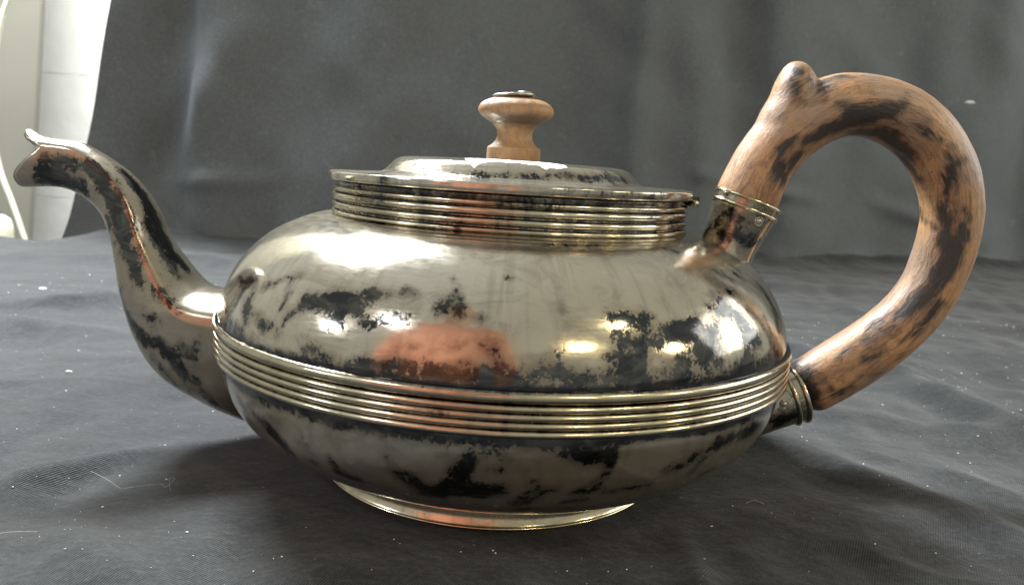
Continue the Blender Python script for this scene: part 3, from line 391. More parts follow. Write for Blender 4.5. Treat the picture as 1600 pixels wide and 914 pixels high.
HANDLE_BLOBS = [
    ((74.8,-4.2,116.8),(77.2,-5.9,115.7),1.05), ((77.3,-6.1,115.2),(80.0,-6.0,112.0),0.70), ((75.0,-6.2,112.5),(76.1,-7.1,109.1),1.22), ((76.9,-7.6,106.5),(79.0,-7.7,107.1),0.87),
    ((79.0,-7.7,107.1),(81.0,-8.0,107.6),0.87), ((82.7,-7.6,109.4),(84.5,-7.0,111.3),1.56), ((82.0,-5.7,111.6),(84.5,-3.7,114.2),1.05), ((85.9,-4.6,114.2),(88.0,-4.8,114.7),0.70),
    ((88.0,-4.8,114.7),(90.2,-4.7,115.3),0.70), ((73.7,-8.6,93.5),(74.7,-8.8,95.7),0.70), ((74.7,-8.8,95.7),(75.8,-8.8,97.9),0.70), ((72.6,-8.4,89.1),(75.4,-6.4,85.7),1.76),
    ((76.5,-7.0,89.8),(77.6,-7.1,91.8),1.24), ((77.6,-7.1,91.8),(78.5,-7.5,93.8),1.23), ((71.7,-8.6,91.6),(73.0,-8.6,93.8),0.70), ((73.0,-8.6,93.8),(74.3,-8.8,96.1),0.70),
    ((79.2,-8.3,96.9),(81.9,-8.1,98.5),1.22), ((81.9,-8.1,98.5),(84.6,-7.9,100.2),1.22), ((84.6,-7.9,100.2),(88.0,-7.8,101.8),1.75), ((88.0,-7.8,101.8),(91.2,-7.9,103.5),1.75),
    ((91.2,-7.9,103.5),(93.5,-8.2,104.7),2.09), ((93.5,-8.2,104.7),(95.9,-8.4,105.9),2.09), ((95.6,-4.7,101.0),(99.9,-4.2,100.4),1.95), ((99.9,-4.2,100.4),(103.8,-4.7,99.7),1.95),
    ((103.8,-4.7,99.7),(107.5,-3.3,97.3),1.95), ((107.5,-3.3,97.3),(110.8,-2.8,94.9),1.97), ((96.1,-8.2,105.1),(99.1,-8.4,106.1),1.39), ((99.1,-8.4,106.1),(102.0,-8.6,107.1),1.39),
    ((102.0,-8.6,107.1),(105.0,-8.7,108.1),1.39), ((91.8,-5.5,100.7),(94.6,-4.0,100.5),1.41), ((94.6,-4.0,100.5),(97.3,-3.2,100.3),1.42), ((86.8,-9.0,107.0),(89.5,-9.0,106.3),0.86),
    ((89.5,-9.0,106.3),(92.3,-8.7,105.7),0.86), ((109.1,-0.6,95.7),(111.3,-0.4,93.9),1.27), ((111.3,-0.4,93.9),(113.1,-1.0,92.0),1.27), ((113.1,-1.0,92.0),(115.6,-1.3,88.6),0.91),
    ((108.6,-8.2,103.3),(111.5,-8.2,101.8),0.70), ((112.5,-8.2,101.0),(114.5,-8.2,99.4),0.87), ((110.0,-8.5,105.1),(112.2,-8.4,104.3),0.52), ((118.3,-8.3,99.2),(119.6,-8.3,97.6),0.87),
    ((121.2,-8.3,95.4),(122.3,-8.3,93.8),0.70), ((119.7,-7.9,92.4),(120.4,-7.3,89.1),1.06), ((120.4,-7.3,89.1),(121.0,-6.8,85.8),1.06), ((121.7,-6.5,82.3),(122.1,-6.4,79.6),0.89),
    ((122.1,-6.4,79.6),(122.4,-6.4,77.0),0.89), ((120.8,-8.3,94.6),(120.8,-8.2,92.5),0.70), ((121.3,-5.9,80.5),(122.0,-6.2,77.8),0.72), ((125.5,-7.8,80.8),(127.0,-7.8,79.1),0.89),
    ((119.7,-3.1,76.6),(120.4,-4.5,75.3),0.91), ((119.0,1.7,79.9),(119.1,-0.6,77.3),0.74), ((122.7,-6.6,74.3),(123.4,-7.1,72.2),1.97), ((123.4,-7.1,72.2),(124.3,-7.5,70.0),1.97),
    ((124.6,-7.6,70.0),(123.8,-7.4,66.8),2.15), ((123.8,-7.4,66.8),(122.9,-7.4,63.6),2.16), ((122.9,-7.3,64.5),(121.9,-7.3,61.7),1.98), ((121.9,-7.3,61.7),(121.0,-7.3,58.9),1.99),
    ((119.5,-6.9,57.8),(118.1,-6.8,55.8),1.81), ((118.1,-6.8,55.8),(116.6,-6.6,53.9),1.82), ((115.8,-6.6,52.9),(113.9,-6.4,50.9),1.46), ((113.9,-6.4,50.9),(112.0,-6.2,48.9),1.46),
    ((122.3,-7.8,54.4),(120.4,-7.9,51.6),1.81), ((120.4,-7.9,51.6),(118.5,-7.9,48.7),1.81), ((118.7,-7.9,47.7),(116.1,-8.0,45.8),1.09), ((116.1,-8.0,45.8),(113.6,-8.1,43.8),1.09),
    ((109.2,-4.5,48.4),(107.1,-4.6,46.4),1.48), ((107.1,-4.6,46.4),(104.9,-4.9,44.4),1.48), ((104.2,-4.5,44.3),(103.1,-5.5,42.5),1.11), ((111.1,-6.7,47.0),(108.7,-6.7,44.6),1.10),
    ((108.7,-6.7,44.6),(106.1,-7.1,42.1),1.10), ((125.2,-7.7,77.2),(126.3,-7.8,75.1),0.89), ((126.3,-7.8,75.1),(127.5,-7.9,72.9),0.89), ((108.6,-8.0,40.6),(106.1,-8.0,39.1),0.55),
    ((106.1,-8.0,39.1),(103.5,-8.0,37.5),0.55), ((100.3,-6.2,39.7),(98.6,-6.3,38.2),0.55), ((98.6,-6.3,38.2),(96.9,-6.5,36.7),0.55), ((87.3,0.2,33.5),(87.7,-4.9,31.5),1.14),
    ((87.7,-4.9,31.5),(89.3,-7.2,28.8),1.12), ((88.8,-6.9,28.7),(90.6,-7.3,25.1),1.30), ((90.6,-7.3,25.1),(93.9,-4.3,20.5),1.30), ((88.3,-3.3,33.5),(89.8,-6.4,31.5),0.94),
    ((92.5,-7.7,31.1),(93.8,-8.3,29.4),0.74), ((93.8,-8.3,29.4),(95.4,-8.4,27.6),0.74), ((95.9,-7.8,25.6),(98.4,-7.9,27.2),0.55), ((98.4,-7.9,27.2),(101.1,-7.7,28.7),0.55)]
SOCKET_BLOBS = [
    ((58.4,-4.5,73.9),(59.6,-6.2,71.4),1.81), ((59.6,-6.2,71.4),(60.9,-7.3,68.9),1.80), ((61.0,-7.1,76.9),(62.6,-8.1,75.7),1.60), ((62.6,-8.1,75.7),(64.4,-8.7,74.5),1.60),
    ((63.0,-8.1,71.8),(64.6,-8.2,69.6),1.42), ((64.6,-8.2,69.6),(66.3,-7.7,67.4),1.43), ((66.8,-8.1,70.2),(69.2,-6.8,68.8),1.25), ((56.2,-0.3,69.8),(57.2,-2.8,71.9),1.11),
    ((80.3,-7.5,16.8),(82.5,-7.5,17.9),1.67), ((82.5,-7.5,17.9),(84.7,-7.5,19.0),1.67), ((84.9,-7.5,19.0),(87.0,-7.5,20.2),1.30), ((81.7,-6.5,15.6),(81.7,-6.5,15.6),1.12),
    ((78.0,-8.2,18.9),(79.5,-7.6,16.8),0.74)]

# ------------------------------------------------------------------ the setting: cloth on the table, cloth behind
def gauss_seg(X, Y, a, b, w, h):
    a = np.array(a); b = np.array(b); ab = b - a; L = ab @ ab
    t = ((X - a[0]) * ab[0] + (Y - a[1]) * ab[1]) / L; tc = np.clip(t, 0, 1)
    d = np.hypot(X - a[0] - tc * ab[0], Y - a[1] - tc * ab[1])
    return h * np.exp(-(d / w) ** 2) * (0.35 + 0.65 * np.sin(np.clip(tc * 0.9 + 0.05, 0, 1) * PI))
def crease(X, Y, a, b, w, h):
    a = np.array(a); b = np.array(b); ab = b - a; L = math.sqrt(ab @ ab)
    t = np.clip(((X - a[0]) * ab[0] + (Y - a[1]) * ab[1]) / L ** 2, 0, 1)
    bend = 0.03 * L * np.sin(t * 7 + a[0] * 90)
    d = np.hypot(X - a[0] - t * ab[0], Y - a[1] - t * ab[1] + bend)
    return h * np.exp(-d / w) * np.sin(np.clip(t * 0.9 + 0.05, 0, 1) * PI)
def waves(X, Y, n, lmin, lmax, amp, seed, ang=None, spread=1.0):
    g = np.random.default_rng(seed); Z = np.zeros_like(X)
    for i in range(n):
        l = lmin * (lmax / lmin) ** g.random(); a = g.random() * 2 * PI if ang is None else ang + g.normal() * spread
        wx = 0.25 * l * np.sin(2 * PI * (X * g.normal() + Y * g.normal()) / (2.5 * l) + g.random() * 7)
        Z += amp * (l / lmax) * np.sin(2 * PI * ((X + wx) * math.cos(a) + (Y + wx) * math.sin(a)) / l + g.random() * 7)
    return Z
def flat_zone(X, Y):
    d = np.hypot(X, Y); return 1 - np.exp(-(d / 0.07) ** 4)
DROP_A, DROP_B = 0.548, 0.262           # the backdrop stands on the line y = A + B x
def table_z(X, Y):
    Z = waves(X, Y, 14, 0.05, 0.25, 0.0011, 3)
    Z += waves(X, Y, 8, 0.02, 0.06, 0.0003, 4, 0.5, 0.5)
    F = [((0.15, 0.175), (0.20, 0.125), 0.012, 0.0045), ((0.185, 0.13), (0.19, 0.02), 0.012, 0.005),
         ((0.046, -0.045), (0.046, -0.16), 0.0045, 0.0022), ((-0.125, -0.047), (-0.10, -0.012), 0.006, 0.0026),
         ((-0.30, 0.15), (-0.20, 0.20), 0.010, 0.004), ((-0.32, 0.10), (-0.16, 0.13), 0.012, 0.003),
         ((0.24, 0.30), (0.48, 0.18), 0.016, 0.005), ((0.10, 0.42), (0.44, 0.38), 0.014, 0.004),
         ((-0.36, 0.33), (-0.14, 0.36), 0.014, 0.005), ((0.085, 0.02), (0.15, -0.05), 0.008, 0.002),
         ((-0.10, -0.06), (-0.03, -0.11), 0.007, 0.0016), ((0.10, 0.06), (0.26, 0.02), 0.01, 0.0028)]
    for f in F: Z += 1.35 * gauss_seg(X, Y, *f)
    K = [((0.12, 0.165), (0.20, 0.12), 0.0035, 0.0032), ((0.20, 0.12), (0.215, 0.02), 0.0035, 0.0036), ((0.046, -0.035), (0.047, -0.15), 0.0022, 0.0016),
         ((-0.135, -0.055), (-0.098, -0.010), 0.0030, 0.0020), ((-0.29, 0.145), (-0.19, 0.205), 0.005, 0.0030), ((0.06, -0.03), (0.13, -0.075), 0.004, 0.0014),
         ((0.25, 0.31), (0.46, 0.20), 0.006, 0.0035), ((-0.08, -0.075), (-0.03, -0.125), 0.003, 0.0012), ((-0.22, 0.02), (-0.13, 0.045), 0.004, 0.0014), ((0.10, 0.02), (0.19, -0.03), 0.004, 0.0015)]
    for f in K: Z += crease(X, Y, *f)
    Z *= flat_zone(X, Y)
    dist = (DROP_A + DROP_B * X - Y) / math.hypot(1, DROP_B)
    Z += 0.011 * np.exp(-(np.clip(dist, 0, None) / 0.022) ** 1.3) * np.clip((X + 0.40) / 0.06, 0, 1)
    return Z - 0.0005
def grid_sheet(name, us, vs, fn, m):
    U, Vv = np.meshgrid(us, vs); P = fn(U, Vv).reshape(-1, 3); nu, nv = len(us), len(vs)
    idx = np.arange(nu * nv).reshape(nv, nu)
    F = np.stack([idx[:-1, :-1], idx[:-1, 1:], idx[1:, 1:], idx[1:, :-1]], -1).reshape(-1, 4)
    return link(name, mesh(name, P, F), m)
def table_fn(U, V):
    # V 0..1 runs from the front edge to the foot of the backdrop
    X = U; yb = DROP_A + DROP_B * X + 0.004
    Y = -0.55 + (yb + 0.55) * V
    return np.stack([X, Y, table_z(X, Y)], -1)
xs = np.concatenate([np.arange(-0.56, -0.2, 0.004), np.arange(-0.2, 0.26, 0.0015), np.arange(0.26, 0.95, 0.004)])
tc = grid_sheet('tablecloth', xs, np.concatenate([np.linspace(0, 0.36, 40)[:-1], np.linspace(0.36, 0.70, 240)[:-1], np.linspace(0.70, 1, 130)]), table_fn, M_CLOTH)
tag(tc, kind='structure')

def drop_fn(U, V):
    # U along the foot line, V height
    L = math.hypot(1, DROP_B)
    D = waves(U, V * 0.25, 12, 0.08, 0.30, 0.008, 21, 0.0, 0.25)
    D += waves(U, V, 8, 0.06, 0.2, 0.0016, 22)
    F = [((-0.30, 0.20), (-0.42, 0.02), 0.022, 0.006), ((-0.24, 0.22), (-0.36, 0.0), 0.020, 0.005), ((-0.36, 0.24), (-0.46, 0.10), 0.020, 0.006),
         ((0.20, 0.12), (0.34, 0.10), 0.007, 0.006), ((0.13, 0.30), (0.13, 0.0), 0.018, 0.010), ((-0.28, 0.30), (-0.27, 0.0), 0.03, 0.004),
         ((-0.30, 0.085), (-0.22, 0.09), 0.008, 0.003), ((0.20, 0.26), (0.22, 0.0), 0.02, 0.008), ((0.42, 0.10), (0.58, 0.06), 0.010, 0.005)]
    for f in F: D -= 1.7 * gauss_seg(U, V, *f)
    D = D * (1 - 0.85 * np.clip((-0.28 - U) / 0.10, 0, 1))
    X = U + DROP_B / L * (-D) * -1
    Y = DROP_A + DROP_B * U + D / L + V * 0.10
    left = np.clip((-0.28 - U) / 0.10, 0, 1)
    return np.stack([X + ((V - 0.03) * 0.145 - 0.002) * left - 0.022 * left * np.exp(-V / 0.04), Y, V - 0.03], -1)
dr = grid_sheet('backdrop', np.arange(-0.380, 0.95, 0.005), np.arange(0, 0.62, 0.005), drop_fn, M_DROP)
tag(dr, kind='structure')

# ------------------------------------------------------------------ the pale things seen past the left edge of the backdrop
WY = 1.15
wall = bpy.data.objects.new('block_wall', None); COL.objects.link(wall); wall.location = (-0.95, WY, -0.664)
tag(wall, 'white painted block wall beyond the left edge of the black backdrop', 'wall')
def box(name, lo, hi, m, parent=None, bev=0.0):
    bm = bmesh.new(); bmesh.ops.create_cube(bm, size=1)
    for v in bm.verts:
        v.co = Vector([lo[i] + (v.co[i] + 0.5) * (hi[i] - lo[i]) for i in range(3)])
    if bev: bmesh.ops.bevel(bm, geom=bm.edges[:], offset=bev, segments=3, affect='EDGES', profile=0.5)
    me = bpy.data.meshes.new(name); bm.to_mesh(me); bm.free()
    return link(name, me, m, parent, smooth=False)
box('mortar', (-0.5, 0.001, 0.0), (0.55, 0.10, 1.55), M_JOINT, wall)
BW, BH = 0.44, 0.2135
bdata = None
for i in range(7):
    for j in range(-1, 2):
        x0 = -0.25 + j * BW + (BW / 2 if i % 2 else 0)
        z0 = 0.008 + i * BH
        if x0 < -0.5 or x0 + BW > 0.8: continue
        if bdata is None:
            b0 = box('block', (0, -0.0005, 0), (BW - 0.0010, 0.05, BH - 0.0010), M_WALL, wall, 0.0007); bdata = b0.data
            b0.location = (x0, 0, z0)
        else:
            ob = bpy.data.objects.new('block', bdata); COL.objects.link(ob); ob.parent = wall; ob.location = (x0, 0, z0)
pil = box('upright_panel', (-0.56, 0, -0.6), (0, 0.014, 0.95), M_PILLAR, None, 0.004)
pil.location = (-0.745, 0.98, 0); pil.rotation_euler = (0, math.radians(5.4), 0)
tag(pil, 'grey beige upright panel at the far left in front of the white wall', 'panel')
cab = tube('cable', hermite([(-0.66, 0.9, 0.42), (-0.700, 0.90, 0.305), (-0.716, 0.90, 0.273), (-0.729, 0.90, 0.238), (-0.749, 0.90, 0.15), (-0.748, 0.90, 0.096), (-0.739, 0.90, 0.038), (-0.723, 0.90, -0.01), (-0.708, 0.90, -0.059), (-0.68, 0.9, -0.16)], 8), [0.0038] * 73, M_CREAM, None, 10)
tag(cab, 'thin cream cable hanging in front of the grey beige panel', 'cable')
plug = lathe('plug', [(0, 0), (12, 0), (17, 3), (19, 9), (19, 40), (16, 50), (9, 55), (0, 56)], M_CREAM, None, 32)
plug.location = (-0.713, 0.85, -0.078)
tag(plug, 'rounded cream plug at the far left edge beside the cable', 'plug')

# ------------------------------------------------------------------ the teapot
pot = bpy.data.objects.new('teapot', None); COL.objects.link(pot)
tag(pot, 'squat tarnished silver teapot with reeded bands and wooden handle on black cloth', 'teapot')

body_pts = [(46.0, 5.0), (53.4, 6.1), (59.4, 8.3), (65.6, 12.0), (71.4, 16.6), (75.3, 22.0), (77.5, 28.0), (78.3, 33.0), (78.5, 38.0), (78.7, 43.0),
            (77.8, 48.0), (75.7, 53.0), (72.5, 58.0), (68.7, 62.0), (64.3, 65.2), (58.7, 68.0), (54.0, 69.6), (49.0, 70.4)]
bp = hermite(body_pts, 9)
body = lathe('body', [(0, 5.2), (30, 5.1)] + [tuple(q) for q in bp] + [(40, 70.4)], M_SILVER, pot, 320, wob=0.0008)
def body_extra(co):
    z = co[:, 2]; a = np.arctan2(co[:, 1], co[:, 0])
    lo = 1 - np.abs(z - 32.6) / (3.4 + 1.2 * np.sin(3 * a + 1) + 0.8 * np.sin(7 * a))
    hi = 1 - np.abs(z - 42.8) / (4.4 + 1.6 * np.sin(2 * a + 2.2) + 1.0 * np.sin(9 * a + 1))
    col = 0.42 * np.exp(-((z - 70.4) / 1.2) ** 2)
    und = 0.5 * np.clip((9.5 - z) / 4, 0, 1)
    return np.clip(np.maximum.reduce([lo, hi, col, und]), 0, 1)
put_attr(body, BODY_BLOBS, body_extra)
def reed(parent, r, z, hr, hz, m, na=256):
    P = []
    for k in range(18):
        a = 2 * PI * k / 18
        P.append((r + hr * math.cos(a), z + hz * math.sin(a)))
    o = lathe('reed', P, m, parent, na, closed=True, wob=0.0006)
    def ex(co):
        rad = np.hypot(co[:, 0], co[:, 1]); az = np.arctan2(co[:, 1], co[:, 0])
        c = (rad - r) / hr
        return np.clip(0.84 - 0.75 * c + 0.05 * np.sin(5 * az + z), 0, 1) * (c < 0.85) + 0.06
    put_attr(o, REED_BLOBS, ex)
    return o
reed(body, 78.6, 41.55, 1.45, 1.38, M_REED)
for k in range(4): reed(body, 78.7, 39.30 - 1.70 * k, 1.25, 0.92, M_REED)

foot = lathe('foot_ring', hermite([(45, 7.5), (46.8, 6.2), (47.2, 5.0), (47.4, 3.6), (47.6, 2.2), (48.1, 0.9), (48.6, 0.25), (48.3, -0.1), (47.5, -0.1), (47.0, 1.5), (46, 4.0), (45, 5.2)], 4), M_FOOT, pot, 256, center=(-0.0016, -0.0021))
put_attr(foot, [], lambda co: np.clip(0.40 - np.abs(co[:, 2] - 4.6) / 4, 0, 1))

collar = lathe('collar', hermite([(50.6, 69.9), (49.6, 70.3), (48.9, 71.0), (48.7, 74.0), (48.7, 77.5), (48.9, 79.0), (46.5, 79.4)], 5), M_REED, pot, 256)
put_attr(collar, [], lambda co: 0.55 + 0 * co[:, 0])
for z, hz, hr in ((77.1, 0.75, 1.0), (75.2, 1.05, 1.2), (72.9, 0.95, 1.15), (70.9, 0.75, 1.25)): reed(collar, 48.75, z, hr, hz, M_REED)

LIDP = hermite([(47.5, 79.35), (50.3, 79.3), (50.85, 79.55), (51.0, 80.1), (51.0, 81.0), (50.8, 81.45), (50.2, 81.65), (47, 81.72), (42, 81.75), (38.2, 81.9), (36.2, 82.5), (34.6, 84.0), (33.2, 85.4), (31.6, 86.25), (29.0, 86.65), (20, 86.95), (10, 87.1), (0.1, 87.15)], 7)
lid = lathe('lid', LIDP, M_SILVER, pot, 256, wob=0.0006)
LIDP = LIDP[LIDP[:, 1] > 80.3]
put_attr(lid, LID_BLOBS, lambda co: np.clip(0.40 - np.abs(co[:, 2] - 83.3) / 3.2, 0, 1))
knob = lathe('knob', hermite([(0.05, 86.6), (7.5, 86.6), (7.62, 87.2), (7.62, 90.0), (7.4, 90.7), (6.5, 91.3), (5.4, 92.6), (4.95, 94.2), (5.3, 95.8), (7.0, 97.5), (9.3, 98.9), (10.5, 100.2), (10.6, 101.3), (10.0, 102.5), (8.6, 103.5), (7.0, 104.1), (6.6, 104.35), (0.05, 104.5)], 6), M_KNOB, lid, 96, wob=0.002)
put_attr(knob, [], lambda co: np.clip(0.98 - np.abs(co[:, 2] - 97.9) / 2.9, 0, 1) * (0.75 + 0.25 * (co[:, 2] > 97.0)) )  # dark band paints the shading under the knob's bulge into the wood colour
def grain_attr(o, fn):
    me = o.data; n = len(me.vertices); co = np.empty(n * 3); me.vertices.foreach_get('co', co); co = co.reshape(-1, 3)
    at = me.attributes.new('grain', 'FLOAT_VECTOR', 'POINT'); at.data.foreach_set('vector', fn(co).ravel())
grain_attr(knob, lambda co: np.stack([co[:, 2], co[:, 0], co[:, 1]], -1))
pl = lathe('finial_plate', [(0.05, -0.6), (5.6, -0.6), (6.0, -0.3), (6.0, 0.15), (5.6, 0.4), (0.05, 0.5)], M_STEEL, knob, 40)
pl.location = (-0.0009, -0.001, 0.10505); pl.rotation_euler = (0, math.radians(-4.5), 0)
nu = lathe('nut', [(0.05, 0), (2.0, 0), (2.2, 0.2), (2.2, 0.9), (1.9, 1.2), (0.05, 1.25)], M_STEEL, knob, 8)
nu.location = (0.0022, -0.001, 0.1051)

# torn paper label pressed under the knob
V = []; F = []
rim = [(-11.6, -29.5), (-10.6, -31.6), (-9.4, -32.9), (-8.6, -32.2), (-6.2, -31.4), (-3.5, -31.2), (-1.0, -31.7), (1.5, -31.4), (4.2, -31.9), (6.4, -31.6), (8.0, -32.6), (8.9, -31.8), (10.6, -31.3), (12.2, -30.6), (13.6, -29.4), (12.5, -27.5), (10, -24), (9, -10), (3, -5), (-4, -6), (-8, -10), (-12.5, -24)]
def lid_z(r):
    return np.interp(r, LIDP[::-1, 0], LIDP[::-1, 1])
def inside(x, y):
    c = False; n = len(rim)
    for i in range(n):
        (x0, y0), (x1, y1) = rim[i], rim[i - 1]
        if (y0 > y) != (y1 > y) and x < (x1 - x0) * (y - y0) / (y1 - y0) + x0: c = not c
    return c
STEP = 0.28; bm = bmesh.new(); vv = {}
def pv(i, j):
    if (i, j) not in vv:
        x, y = i * STEP, j * STEP
        vv[(i, j)] = bm.verts.new((x / 1000, y / 1000, (lid_z(math.hypot(x, y)) + 0.06 + 0.05 * math.sin(x * 1.1) * math.sin(y * 0.8)) / 1000))
    return vv[(i, j)]
for i in range(-50, 62):
    for j in range(-126, -16):
        if inside((i + 0.5) * STEP, (j + 0.5) * STEP): bm.faces.new((pv(i, j), pv(i + 1, j), pv(i + 1, j + 1), pv(i, j + 1)))
me = bpy.data.meshes.new('paper_label'); bm.to_mesh(me); bm.free()
o = link('paper_label', me, M_PAPER, lid); o['label'] = 'torn scrap of white paper stuck on the lid in front of the knob'

# hinge on the handle side of the lid
def boxm(name, c, s, m, parent, rz=0.0, bev=0.0003):
    b = box(name, [-q / 2000 for q in s], [q / 2000 for q in s], m, parent, bev)
    b.location = [q / 1000 for q in c]; b.rotation_euler = (0, 0, rz); return b
hinge = boxm('hinge', (50.3, 0, 79.2), (2.4, 22.0, 2.6), M_DARKMETAL, pot)
hp = tube('hinge_pin', [(0.0500, -0.0128, 0.0785), (0.0500, 0.0128, 0.0785)], [0.0010, 0.0010], M_STEEL, hinge, 16, up=(0, 0, 1))
hp.matrix_parent_inverse = Matrix.Translation((-0.0503, 0, -0.0792))

# ---- spout: shield-shaped section, two ridges, tongue-shaped lips
sp = np.array([(-131.0,83.2,-137.3,71.4,4.8),(-123.8,83.1,-129.0,71.9,5.2),(-118.0,80.6,-122.9,70.1,5.8),(-111.8,76.4,-118.0,66.6,7.0),(-107.7,71.9,-115.3,62.8,8.1),(-104.4,65.8,-113.4,57.2,9.2),
               (-101.8,58.8,-112.2,50.7,10.2),(-98.3,52.6,-110.6,41.8,11.8),(-92.6,44.6,-106.1,28.8,14.5),(-87.1,41.5,-98.0,17.9,16.0),(-79.3,40.4,-83.1,9.8,17.2),(-70.5,40.1,-71.0,5.5,17.5)]) 
st = hermite(sp, 8) / 1000
NS = 56
def section(t):
    """t in 0..1 round the section: (lateral -1..1, depth 0 at ridge, 1 at keel, bulge above the ridge <0)"""
    if t < 0.3:                      # top face, far ridge to near ridge
        y = 1 - 2 * t / 0.3; return y, -0.16 * (1 - y * y)
    q = (t - 0.3) / 0.7              # belly from near ridge under to far ridge
    a = PI * q
    y = -math.cos(a); d = math.sin(a)
    y = math.copysign(abs(y) ** 0.85, y); d = d ** 0.9
    return y * (1 + 0.10 * math.sin(a) ** 2), d
Vs = []; nst = len(st)
for i, (tx, tz, bx, bz, w) in enumerate(st):
    tan = np.array([st[min(i + 1, nst - 1)][0] + st[min(i + 1, nst - 1)][2] - st[max(i - 1, 0)][0] - st[max(i - 1, 0)][2], st[min(i + 1, nst - 1)][1] + st[min(i + 1, nst - 1)][3] - st[max(i - 1, 0)][1] - st[max(i - 1, 0)][3]])
    tan /= np.linalg.norm(tan)
    f = max(0, 1 - i / 9.0) ** 1.6
    for k in range(NS):
        y, d = section(k / NS)
        px = tx + (bx - tx) * d; pz = tz + (bz - tz) * d
        ext = 0.0
        if k / NS < 0.3:
            e = (1 - y ** 4); ext = 0.0072 * e; pz += (f * 0.0010 + f ** 5 * 0.0018) * e
        else:
            ext = 0.0054 * math.sin(min(1, max(0, d) * 1.25) * PI / 2) - 0.0034 * max(0, d) ** 4
        px -= tan[0] * ext * f; pz -= tan[1] * ext * f * 0.4
        Vs.append((px, y * w, pz))
Fs = [(i * NS + k, i * NS + (k + 1) % NS, (i + 1) * NS + (k + 1) % NS, (i + 1) * NS + k) for i in range(nst - 1) for k in range(NS)]
me = mesh('spout', Vs, Fs)
spout = link('spout', me, M_SPOUT, pot)
put_attr(spout, SPOUT_BLOBS, None, 0.17)
md = spout.modifiers.new('thickness', 'SOLIDIFY'); md.thickness = 0.0011; md.offset = -1

# ---- handle: bent wooden tube with a thumb rest, blended by remeshing
hd = np.array([(66.4,77.6,8.7),(67.2,80.0,8.85),(68.0,82.5,8.95),(71.5,91.0,8.6),(76.0,98.1,8.8),(80.7,102.5,9.0),(85.8,105.8,9.0),(91.3,108.0,8.95),(97.2,108.4,8.8),(104.1,107.2,8.7),(111.6,104.0,8.5),(117.8,98.9,8.4),(123.1,91.8,8.3),(126.1,83.9,8.1),(127.0,75.6,7.95),
               (126.0,66.6,7.9),(123.1,57.0,7.85),(117.5,47.8,7.95),(110.0,40.1,8.2),(101.9,33.7,8.4),(94.4,28.2,8.5),(91.3,26.3,8.2),(89.6,25.2,7.0)])
hd[10:20, 2] *= 1.035
hc = hermite(hd, 6) / 1000
t1 = tube('h1', np.stack([hc[:, 0], 0 * hc[:, 0], hc[:, 1]], -1), hc[:, 2], None, None, 32)
th = hermite(np.array([(71.5, 96, 5.5), (75.0, 102.0, 6.8), (77.0, 106.5, 6.6), (77.8, 109.4, 6.5), (77.6, 112.0, 6.2), (76.9, 114.2, 5.7), (75.9, 115.9, 4.7), (74.9, 117.0, 3.1), (74.2, 117.6, 1.2)]), 5) / 1000
t2 = tube('h2', np.stack([th[:, 0], 0 * th[:, 0], th[:, 1]], -1), th[:, 2], None, None, 24, rv=th[:, 2] * 1.15)
bm = bmesh.new(); bm.from_mesh(t1.data); bm.from_mesh(t2.data)
me = bpy.data.meshes.new('handle'); bm.to_mesh(me); bm.free()
bpy.data.objects.remove(t1); bpy.data.objects.remove(t2)
ho = link('handle', me, None, pot)
rm = ho.modifiers.new('r', 'REMESH'); rm.mode = 'VOXEL'; rm.voxel_size = 0.0007
sm = ho.modifiers.new('s', 'SMOOTH'); sm.iterations = 7; sm.factor = 0.5
dg = bpy.context.evaluated_depsgraph_get()
me2 = bpy.data.meshes.new_from_object(ho.evaluated_get(dg)); ho.modifiers.clear(); ho.data = me2; me2.name = 'handle'
me2.materials.clear(); me2.materials.append(M_HANDLE); me2.polygons.foreach_set('use_smooth', [True] * len(me2.polygons))
hco = np.empty(len(me2.vertices) * 3); me2.vertices.foreach_get('co', hco)
hno = np.empty(len(me2.vertices) * 3); me2.vertex_normals.foreach_get('vector', hno)
hn = np.array([mnoise.noise(Vector(q) * 90) * 0.00028 + mnoise.noise(Vector(q) * 300) * 0.00008 for q in hco.reshape(-1, 3)])
me2.vertices.foreach_set('co', (hco.reshape(-1, 3) + hno.reshape(-1, 3) * hn[:, None]).ravel()); me2.update()
def handle_grain(co):
    P = hc[:, :2]; s = np.concatenate([[0], np.cumsum(np.linalg.norm(np.diff(P, axis=0), axis=1))])
    k = np.concatenate([((q[:, None, [0, 2]] - P[None]) ** 2).sum(2).argmin(1) for q in np.array_split(co, 40)])
    off = (co[:, [0, 2]] - P[k]); T = np.gradient(P, axis=0); T /= np.linalg.norm(T, axis=1)[:, None]
    along = (off * T[k]).sum(1); side = off[:, 0] * T[k, 1] - off[:, 1] * T[k, 0]
    return np.stack([s[k] + along, co[:, 1], side], -1)
grain_attr(ho, handle_grain)
put_attr(ho, HANDLE_BLOBS, None, 0.11)

